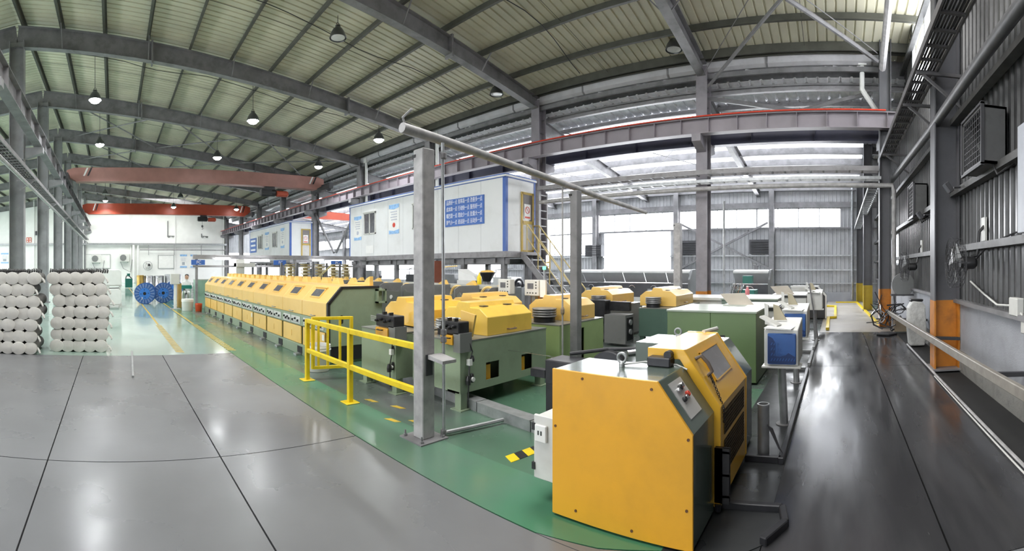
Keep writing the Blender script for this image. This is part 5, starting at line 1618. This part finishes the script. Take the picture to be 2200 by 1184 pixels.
# ---- overhead frame behind the long machine, its lamps and signs
fr = wthing('portal_frame', 'grey overhead portal frame crossing behind the far end of the yellow machine', 'frame', (-18.3, 7, 0))
for z, h, m in ((2.10, .17, STEELL), (1.72, .08, STEELL)):
    MB().bar((-18.3, 3.2, z), (-18.3, 11.1, z), .14, h).build('cross_beam', m, fr)
for y in (3.35, 5.2, 7.6, 10.9):
    MB().bar((-18.3, y, 0), (-18.3, y, 2.1), .1, .1, (1, 0, 0)).build('upright', STEELL, fr)
def tube_lamp(p, q, lab):
    p, q = Vector(p), Vector(q)
    t = wthing('tube_lamp', lab, 'lamp', p)
    MB().tube([p, q], .035, 10).build('tube', TUBEON, t)
    MB().bar(p + Vector((-.07, 0, .05)), q + Vector((-.07, 0, .05)), .08, .04).build('batten', WHITEP, t)
tube_lamp((-18.15, 8.4, 1.98), (-18.15, 8.9, 1.98), 'bright lamp under the portal frame, by the column and office')
tube_lamp((-18.15, 5.4, 1.95), (-18.15, 6.4, 1.95), 'long bright lamp under the middle of the portal frame')
tube_lamp((-18.15, 4.1, 2.02), (-18.15, 4.7, 2.02), 'bright lamp under the portal frame, by the aisle end')
for y, lab in ((3.4, 'blue sign with white letters at the aisle end of the portal frame'), (6.9, 'blue sign with white letters in the middle of the portal frame'), (9.6, 'blue sign with white letters at the office end of the portal frame')):
    t = wthing('blue_sign', lab, 'sign', (-18.22, y, 1.8))
    box('panel', BLUES, t, -18.23, -18.21, y - .28, y + .28, 1.78, 1.98)
    tx = text('letters', 'FC', WHITEP, None, (0, 0, 0), FACE_R, .17, .002)
    tx.parent = t
    tx.location = (.02, .03, .08)
    tx['kind'] = 'stuff'
rk = wthing('bobbin_rack', 'tall rack of pale yellow bobbins behind the long yellow machine', 'rack', (-17.0, 8.5, 0))
for k, y in enumerate((6.7, 7.35, 8.0, 8.6, 9.2)):
    b = MB()
    for i in range(7):
        b.lathe([(.2, .0), (.2, .03), (.09, .04), (.09, .08), (.2, .09), (.2, .12)], (-16.6, y, .9 + i * .13), 'z', 12)
    tag(b.build('bobbin_stack', mat('bobbin_cream', (.55, .45, .22), .5, var=.15, scale=6), rk))
for y in (6.35, 7.0, 7.7, 8.3, 8.9, 9.55):
    MB().bar((-16.6, y, 0), (-16.6, y, 1.85), .07, .07, (1, 0, 0)).build('rack_post', STEEL, rk)
cv = wthing('roller_table', 'tilted pale chute standing up behind the yellow machine', 'chute', (-15.0, 7.5, 1))
MB().bar((-15.3, 7.3, 1.3), (-15.1, 7.75, 1.75), .2, .06).build('chute', mat('pale_yellow_chute', (.6, .52, .25), .5), cv)
MB().bar((-15.2, 7.5, 0), (-15.2, 7.5, 1.5), .08, .08, (1, 0, 0)).build('stand', STEEL, cv)
wm = wthing('white_column_unit', 'white upright unit behind the pale end of the yellow machine', 'machine', (-17.9, 5.0, 0))
box('case', WHITEP, wm, -18.1, -17.7, 4.85, 5.2, 0, 2.0)
box('hood_box', OFFW, wm, -18.1, -17.6, 4.85, 5.6, 1.7, 1.85)
# ---- machines glimpsed below the raised offices
random.seed(21)
for i, (x, y, w, h) in enumerate(((-13.5, 15.2, 2.2, 1.25), (-17.0, 15.0, 2.4, 1.35), (-20.5, 15.5, 2.2, 1.3), (-24.5, 15, 2.6, 1.5), (-29, 15.2, 3, 1.5), (-11.0, 14.6, 1.4, 1.45), (-34, 15.5, 3, 1.6))):
    t = wthing('shop_machine', 'dim grey machine below the raised offices, %s counted from the stair' % ORD[i if i < 5 else i], 'machine', (x, y, 0))
    box('bed', GREYM, t, x - w / 2, x + w / 2, y, y + 1.1, 0, h * .65)
    box('head', [OFFW, GREYM, STEELD, GREYM, OFFW, GREYM, STEELD][i], t, x - w * .3, x + w * .2, y + .1, y + .8, h * .65, h)
    MB().torus((x + w * .33, y + .3, h * .75), .22, .06, 'y', 14, 6).lathe([(.1, -.1), (.1, .25)], (x + w * .33, y + .3, h * .75), 'y', 10).build('spindle', DARKM, t)
    MB().tube([(x - w * .4, y + .5, h * .65), (x - w * .38, y + .5, h * 1.25), (x + w * .1, y + .5, h * 1.3)], .03, 6).build('arm', YELL if i % 2 else STEEL, t)
MB_ = wthing('display_cabinet', 'grey control cabinet with twin screens and a red side below the office', 'cabinet', (-12.6, 10.2, 0))
box('case', GREYM, MB_, -12.9, -12.2, 9.9, 10.5, 0, 1.85)
box('red_side', mat('brick_red_paint', (.32, .10, .06), .5), MB_, -12.2, -12.15, 9.9, 10.5, .3, 1.9)
for x in (-12.82, -12.52):
    box('screen', GLASSD, MB_, x, x + .22, 9.89, 9.9, 1.45, 1.7)
t = wthing('beacon_light', 'green lit signal beacon beside the operator panels', 'beacon', (-5.35, 6.9, 0))
MB().tube([(-5.6, 7.6, 0), (-5.6, 7.6, 1.62)], .02, 8).build('pole', GALV, t)
MB().lathe([(.035, 0), (.035, .06)], (-5.6, 7.6, 1.62), 'z', 10).build('green_lens', mat('beacon_green', (.1, .8, .35), .3, emit=2.5), t)
t = wthing('white_machine_head', 'white machine head with a black hopper and yellow lid below the office', 'machine', (-8.8, 8.8, 0))
box('column', OFFW, t, -9.3, -8.6, 8.6, 9.1, 0, 1.32)
MB().prism([(-9.25, 1.32), (-8.55, 1.32), (-8.65, 1.45), (-9.0, 1.5), (-9.25, 1.62)], 'y', 8.6, 9.0).build('head', WHITEP, t)
MB().lathe([(.10, 0), (.22, .22), (.22, .24)], (-8.35, 8.8, 1.3), 'z', 14).build('hopper', BLACKP, t)
MB().lathe([(.22, .24), (.15, .29), (0, .3)], (-8.35, 8.8, 1.3), 'z', 14, cap=False).build('yellow_lid', YELL, t)
MB().bar((-8.35, 8.8, 0), (-8.35, 8.8, 1.3), .1, .1, (1, 0, 0)).build('hopper_stand', STEEL, t)
t = wthing('yellow_bottle', 'tall yellow bottle standing on the grey machine cover', 'bottle', (-6.9, 7.05, 1.30))
MB().lathe([(.045, 0), (.05, .02), (.05, .16), (.02, .2), (.018, .25)], (-6.9, 7.03, 1.30), 'z', 12).build('body', YELS, t, smooth=True)
MB().lathe([(.022, .25), (.022, .28)], (-6.9, 7.03, 1.30), 'z', 10).build('cap', WHITEP, t)

# ---- galvanised duct and pipes on the floor
dc = wthing('cable_duct', 'galvanised cable duct lying on the floor under the green blocks', 'duct', (-3.5, 3.6, 0))
def dpt(u, z):
    return (-6.2 + 4.18 * u, 4.12 - .50 * u, z)
for (u, v) in ((0, .378), (.381, .593), (.597, .80), (.804, 1)):
    MB().bar(dpt(u, .055), dpt(v, .055), .15, .11).build('duct_body', GALV, dc)
    MB().bar(dpt(u, .114), dpt(v, .114), .165, .008).build('duct_lid', GALV, dc)
MB().prism([(-2.3, .12), (-2.03, .12), (-2.06, .165)], 'y', 3.50, 3.62).build('bent_lid', GALV, dc)
tag(MB().bar((-9.0, .37, .014), (-6.95, .30, .014), .035, .03).build('steel_bar', GALV, None, bevel=.003), 'short grey steel bar lying on the grey floor near the rolls', 'bar')

# ---- right wall: guard rail, fans, vents, lights, sacks and scrap
gr = wthing('guard_rail', 'long pale guard rail fixed along the foot of the corridor wall columns', 'rail', (1.5, 2, .5))
MB().bar((1.60, 1.5, .60), (1.37, 12.6, .46), .06, .11).build('rail', mat('guard_rail_beige', (.30, .275, .24), .45, var=.15, scale=6, dirt=(.15, .13, .11), dscale=4, damt=.6), gr, bevel=.008)
for y in (4.6, 7.25, 10.0):
    MB().bar((1.60 - .02 * (y - 1.5), y, .53), (1.98, y, .50), .05, .05).build('rail_bracket', STEELD, gr)
b = MB().tube([(1.49, 1.5, .03), (1.49, 9.7, .03)], .017, 6)
tag(b.build('floor_pipe', PIPEG, None), 'long thin pipe on the floor at the edge of the black drain', 'pipe')
tag(MB().tube([(1.44, 1.5, .02), (1.46, 6.8, .02)], .009, 6).build('white_conduit', OFFW, None), 'white conduit lying beside the thin floor pipe', 'conduit')
def fan_box(y0, y1, z0, z1, label, xo=1.66):
    t = wthing('exhaust_fan', label, 'fan', (XR, y0, z0))
    b = MB()
    b.box(xo, XR - .05, y0, y0 + .03, z0, z1).box(xo, XR - .05, y1 - .03, y1, z0, z1).box(xo, XR - .05, y0, y1, z0, z0 + .03).box(xo, XR - .05, y0, y1, z1 - .03, z1)
    b.build('housing', mat('fan_housing_dark', (.13, .13, .13), .45, metal=.3, var=.25, scale=3, dirt=(.05, .05, .05), dscale=3, damt=.7), t)
    box('back_plate', BLACKP, t, XR - .07, XR - .05, y0, y1, z0, z1)
    g = MB()
    for i in range(9):
        y = y0 + (y1 - y0) * (i + .5) / 9
        g.bar((xo + .01, y, z0), (xo + .01, y, z1), .008, .008, (1, 0, 0))
    for i in range(9):
        z = z0 + (z1 - z0) * (i + .5) / 9
        g.bar((xo + .012, y0, z), (xo + .012, y1, z), .008, .008)
    tag(g.build('guard_mesh', STEELD, t), kind='stuff')
    cy, cz, r = (y0 + y1) / 2, (z0 + z1) / 2, (y1 - y0) * .42
    for k in range(5):
        a = 2 * PI * k / 5
        pts = []
        for (s, d) in ((.2, -.25), (1, -.45), (1, .25), (.2, .25)):
            pts.append((xo + .2 + (.06 if d < 0 else -.04), cy + r * s * math.cos(a + d), cz + r * s * math.sin(a + d)))
        MB().add(pts, [(0, 1, 2, 3)]).build('blade', GALV, t)
    MB().lathe([(.09, 0), (.09, .2)], (xo + .15, cy, cz), 'x', 14).build('hub', DARKM, t)
    b = MB().box(xo - .02, xo + .02, y0 - .03, y0, z0 - .02, z1 + .02).box(xo - .02, xo + .02, y1, y1 + .03, z0 - .02, z1 + .02).box(xo - .02, xo + .02, y0 - .03, y1 + .03, z1, z1 + .03).box(xo - .02, xo + .02, y0 - .03, y1 + .03, z0 - .03, z0)
    b.build('front_rim', STEELD, t)
    MB().tube([(xo + .15, y0 + .05, z0), (XR - .2, y0 - .1, z0 - .15), (XR - .08, y0 - .3, z0 - .05)], .015, 6).build('fan_cable', RUBBER, t)
fan_box(5.1, 5.93, 2.88, 3.56, 'square exhaust fan box high on the near corridor wall')
fan_box(9.87, 10.6, 2.78, 3.5, 'square exhaust fan box farther along the corridor wall')
def wall_fan(y, z, label):
    t = wthing('wall_fan', label, 'fan', (1.95, y, z))
    box('wall_plate', OFFW, t, XR - .06, XR - .03, y - .06, y + .1, z + .3, z + .62)
    MB().tube([(XR - .05, y, z + .5), (XR - .12, y, z + .42), (XR - .14, y, z + .18), (1.86, y, z + .10), (1.78, y, z + .08)], .022, 8).build('arm', BLACKP, t, smooth=True)
    MB().lathe([(.05, .10), (.085, .06), (.09, -.08), (.06, -.13)], (1.76, y, z), 'x', 14).build('motor', BLACKP, t, smooth=True)
    g = MB()
    for r in (.12, .2, .27, .33):
        for d in (0, .13):
            g.torus((1.50 + d + (.33 - r) * .12 * (1 if d else -1), y, z), r, .0045, 'x', 22, 4)
    for k in range(18):
        a = 2 * PI * k / 18
        c_, s_ = math.cos(a), math.sin(a)
        g.tube([(1.475, y + .05 * c_, z + .05 * s_), (1.50, y + .33 * c_, z + .33 * s_), (1.63, y + .33 * c_, z + .33 * s_), (1.665, y + .05 * c_, z + .05 * s_)], .004, 4, cap=False)
    tag(g.build('cage', STEELD, t), kind='stuff')
    for k in range(3):
        a = 2 * PI * k / 3 + .4
        MB().add([(1.56 + .03 * d, y + .29 * s * math.cos(a + d), z + .29 * s * math.sin(a + d)) for s, d in ((.2, -.4), (1, -.5), (1, .4), (.2, .4))], [(0, 1, 2, 3)]).build('blade', GREYM, t)
wall_fan(5.95, 1.72, 'black caged wall fan against the nearest thick column')
wall_fan(10.6, 1.68, 'black caged wall fan near the sack bin, farther along')
def floodlight(y, z, lab):
    t = wthing('floodlight', lab, 'lamp', (1.7, y, z))
    MB().bar((1.62, y, z + .06), (1.72, y, z - .07), .06, .15, (0, 1, 0)).build('case', STEELD, t, bevel=.008)
    MB().bar((1.605, y, z + .045), (1.69, y, z - .07), .05, .12, (0, 1, 0)).build('lens', GLASSD, t)
    MB().tube([(1.75, y, z), (1.98, y, z + .02)], .02, 6).build('arm', STEELD, t)
floodlight(6.75, 2.87, 'dark floodlight clamped beside the nearest thick column')
floodlight(9.15, 2.72, 'dark floodlight below the farther exhaust fan')
t = wthing('outlet_box', 'white outlet boxes with cables on the sill of the near corridor wall', 'outlet', (1.95, 4.5, 1.1))
box('case', OFFW, t, 1.90, 1.99, 4.62, 4.86, 1.12, 1.32, bevel=.01)
box('small_case', OFFW, t, 1.92, 1.99, 4.45, 4.56, .95, 1.10, bevel=.01)
MB().tube([(1.95, 4.9, 1.22), (1.92, 5.3, 1.2), (1.95, 5.9, 1.3), (1.97, 6.6, 1.45)], .014, 6).tube([(1.95, 4.62, 1.16), (1.95, 4.5, 1.08)], .012, 6).build('cable', OFFW, t)
MB().tube([(1.97, 3.2, 2.02), (1.96, 4.8, 2.05), (1.95, 5.3, 2.0), (1.9, 5.7, 1.9), (1.8, 6.3, 1.6)], .012, 6).build('black_cable', RUBBER, t)
t = wthing('white_door_panel', 'pale panel edge hanging on the near corridor wall', 'panel', (1.9, 4.0, 1.9))
box('sheet', mat('pale_blue_grey_panel', (.40, .42, .47), .5), t, 1.80, 1.84, 3.7, 4.36, 2.0, 3.1, bevel=.01)
sb = wthing('sack_bin', 'tall white plastic sack standing by the wall behind the guard rail', 'sack', (1.68, 9.75, 0))
MB().prism([(1.54, .0), (1.86, .0), (1.90, .35), (1.87, .85), (1.80, .93), (1.60, .95), (1.51, .80), (1.50, .4)], 'y', 9.6, 9.95).build('sack', mat('white_sack', (.55, .55, .53), .6, var=.15, scale=12, bump=.8, bscale=14, dirt=(.3, .3, .29), dscale=5, damt=.6), sb, bevel=.03, seg=2)
MB().lathe([(.14, 0), (.16, .03), (.14, .05)], (1.70, 9.78, .93), 'z', 12).build('sack_mouth', BLACKP, sb)
t = wthing('motor_reel', 'grey drum of a hose reel on a bracket behind the orange footed gable column', 'reel', (1.75, 12.2, 1.05))
MB().lathe([(.30, -.06), (.30, .06)], (1.72, 11.9, 1.22), 'y', 22).build('drum', GREYM, t, smooth=True)
MB().box(1.4, 2.0, 11.8, 12.0, .93, .97).build('bracket', STEELD, t)
random.seed(9)
sc = wthing('scrap_heap', 'tangled heap of scrap wire and pipes around the foot of the gable column', 'scrap', (1.2, 12.4, 0))
b = MB()
for k in range(26):
    c = Vector((random.uniform(.95, 1.75), random.uniform(11.8, 12.25), random.uniform(.1, .75)))
    d = Vector((random.uniform(-.25, .25), random.uniform(-.2, .2), random.uniform(-.3, .3)))
    b.tube([c - d, c + Vector((random.uniform(-.1, .1), 0, random.uniform(-.1, .1))), c + d], random.uniform(.01, .025), 5)
tag(b.build('wire_tangle', DARKM, sc), kind='stuff')
MB().torus((1.15, 12.2, .45), .22, .02, 'x', 16, 5).torus((1.1, 12.25, .35), .18, .015, 'y', 16, 5).build('wire_coil', CHROME, sc)
MB().box(1.5, 1.85, 11.85, 12.2, .0, .28).build('scrap_box', WOODL, sc)
MB().prism([(.95, 11.2), (1.25, 11.05), (1.5, 11.3), (1.4, 11.6), (1.1, 11.55)], 'z', 0, .05).build('black_rag', RUBBER, sc, bevel=.02)
t = wthing('vent_box', 'dark louvre box on the far ribbed wall, on the doorway side of the X brace', 'vent', (-8.0, 22.5, 2.6))
for i, (xa, za, zb) in enumerate(((-7.95, 2.35, 3.05), (-4.3, 2.35, 3.05), (-13.6, 2.3, 2.95))):
    if i:
        t = wthing('vent_box', ['', 'dark louvre box on the far ribbed wall, on the corridor side of the X brace', 'dark louvre box on the far wall beside the bright doorway'][i], 'vent', (xa, 22.5, za))
    box('case', STEELD, t, xa, xa + 1.05, 22.35, 22.72, za, zb)
    for k in range(5):
        MB().bar((xa + .08, 22.33, za + .1 + k * .12), (xa + .97, 22.33, za + .1 + k * .12), .05, .015).build('louvre', DARKM, t)
MB().bar((-3.3, 18.6, 0), (-3.3, 18.6, 1.75), .14, .14, (1, 0, 0)).bar((-3.4, 18.6, 1.77), (-3.2, 18.6, 1.73), .1, .05).build('stub_post', STEEL, None)
tag(bpy.data.objects['stub_post'], 'short grey post with a bent top before the far ribbed wall', 'post')

# ---- the man at the work stand
def person(x, y, face, label):
    t = wthing('person', label, 'person', (x, y, 0))
    J = [(0, 0, .62), (0, 0, .85), (.0, 0, 1.02), (.02, 0, 1.10), (.03, 0, 1.17), (.03, 0, 1.27), (.02, 0, 1.35),
         (0, .17, 1.01), (.08, .22, .82), (.26, .16, .86), (0, -.17, 1.01), (.08, -.22, .82), (.26, -.14, .86),
         (.05, .09, .58), (.38, .12, .56), (.38, .12, .12), (.48, .12, .06), (.05, -.09, .58), (.38, -.12, .56), (.38, -.12, .12), (.48, -.12, .06)]
    E_ = [(0, 1), (1, 2), (2, 3), (3, 4), (4, 5), (5, 6), (2, 7), (7, 8), (8, 9), (2, 10), (10, 11), (11, 12), (0, 13), (13, 14), (14, 15), (15, 16), (0, 17), (17, 18), (18, 19), (19, 20)]
    R_ = [.14, .14, .14, .06, .075, .09, .06, .075, .05, .035, .075, .05, .035, .09, .07, .05, .04, .09, .07, .05, .04]
    me = bpy.data.meshes.new('body')
    me.from_pydata(J, E_, [])
    o = put('body', me, t)
    o.location = (0, 0, 0)
    o.rotation_euler = (0, 0, face)
    md = o.modifiers.new('skin', 'SKIN')
    for i, r in enumerate(R_):
        me.skin_vertices[0].data[i].radius = (r, r)
    me.skin_vertices[0].data[0].use_root = True
    o.modifiers.new('sub', 'SUBSURF').levels = 1
    o.modifiers['sub'].render_levels = 2
    me.materials.append(mat('white_shirt', (.72, .72, .70), .8))
    for nm, prof, c, m in (('face', [(0, -.10), (.06, -.085), (.085, -.02), (.085, .05), (.06, .1), (0, .12)], (.045, 0, 1.24), mat('skin_tone', (.52, .30, .20), .6)), ('hair', [(.09, 0), (.095, .05), (.07, .11), (0, .13)], (.02, 0, 1.26), BLACKP)):
        h = MB().lathe(prof, c, 'z', 14, cap=False).build(nm, m, t, smooth=True)
        h.location = (0, 0, 0); h.rotation_euler = (0, 0, face)
    st = MB().lathe([(.16, .5), (.16, .54)], (x, y, 0), 'z', 14)
    s = wthing('stool', 'round stool under the seated man', 'stool', (x, y, 0))
    st.build('seat', STEELD, s)
    for a in (.8, 2.4, 4.0, 5.5):
        MB().tube([(x + .1 * math.cos(a), y + .1 * math.sin(a), .5), (x + .17 * math.cos(a), y + .17 * math.sin(a), 0)], .012, 5).build('leg', STEELD, s)
person(-20.1, 3.25, -.3, 'man in a white shirt seated at the green topped stand')
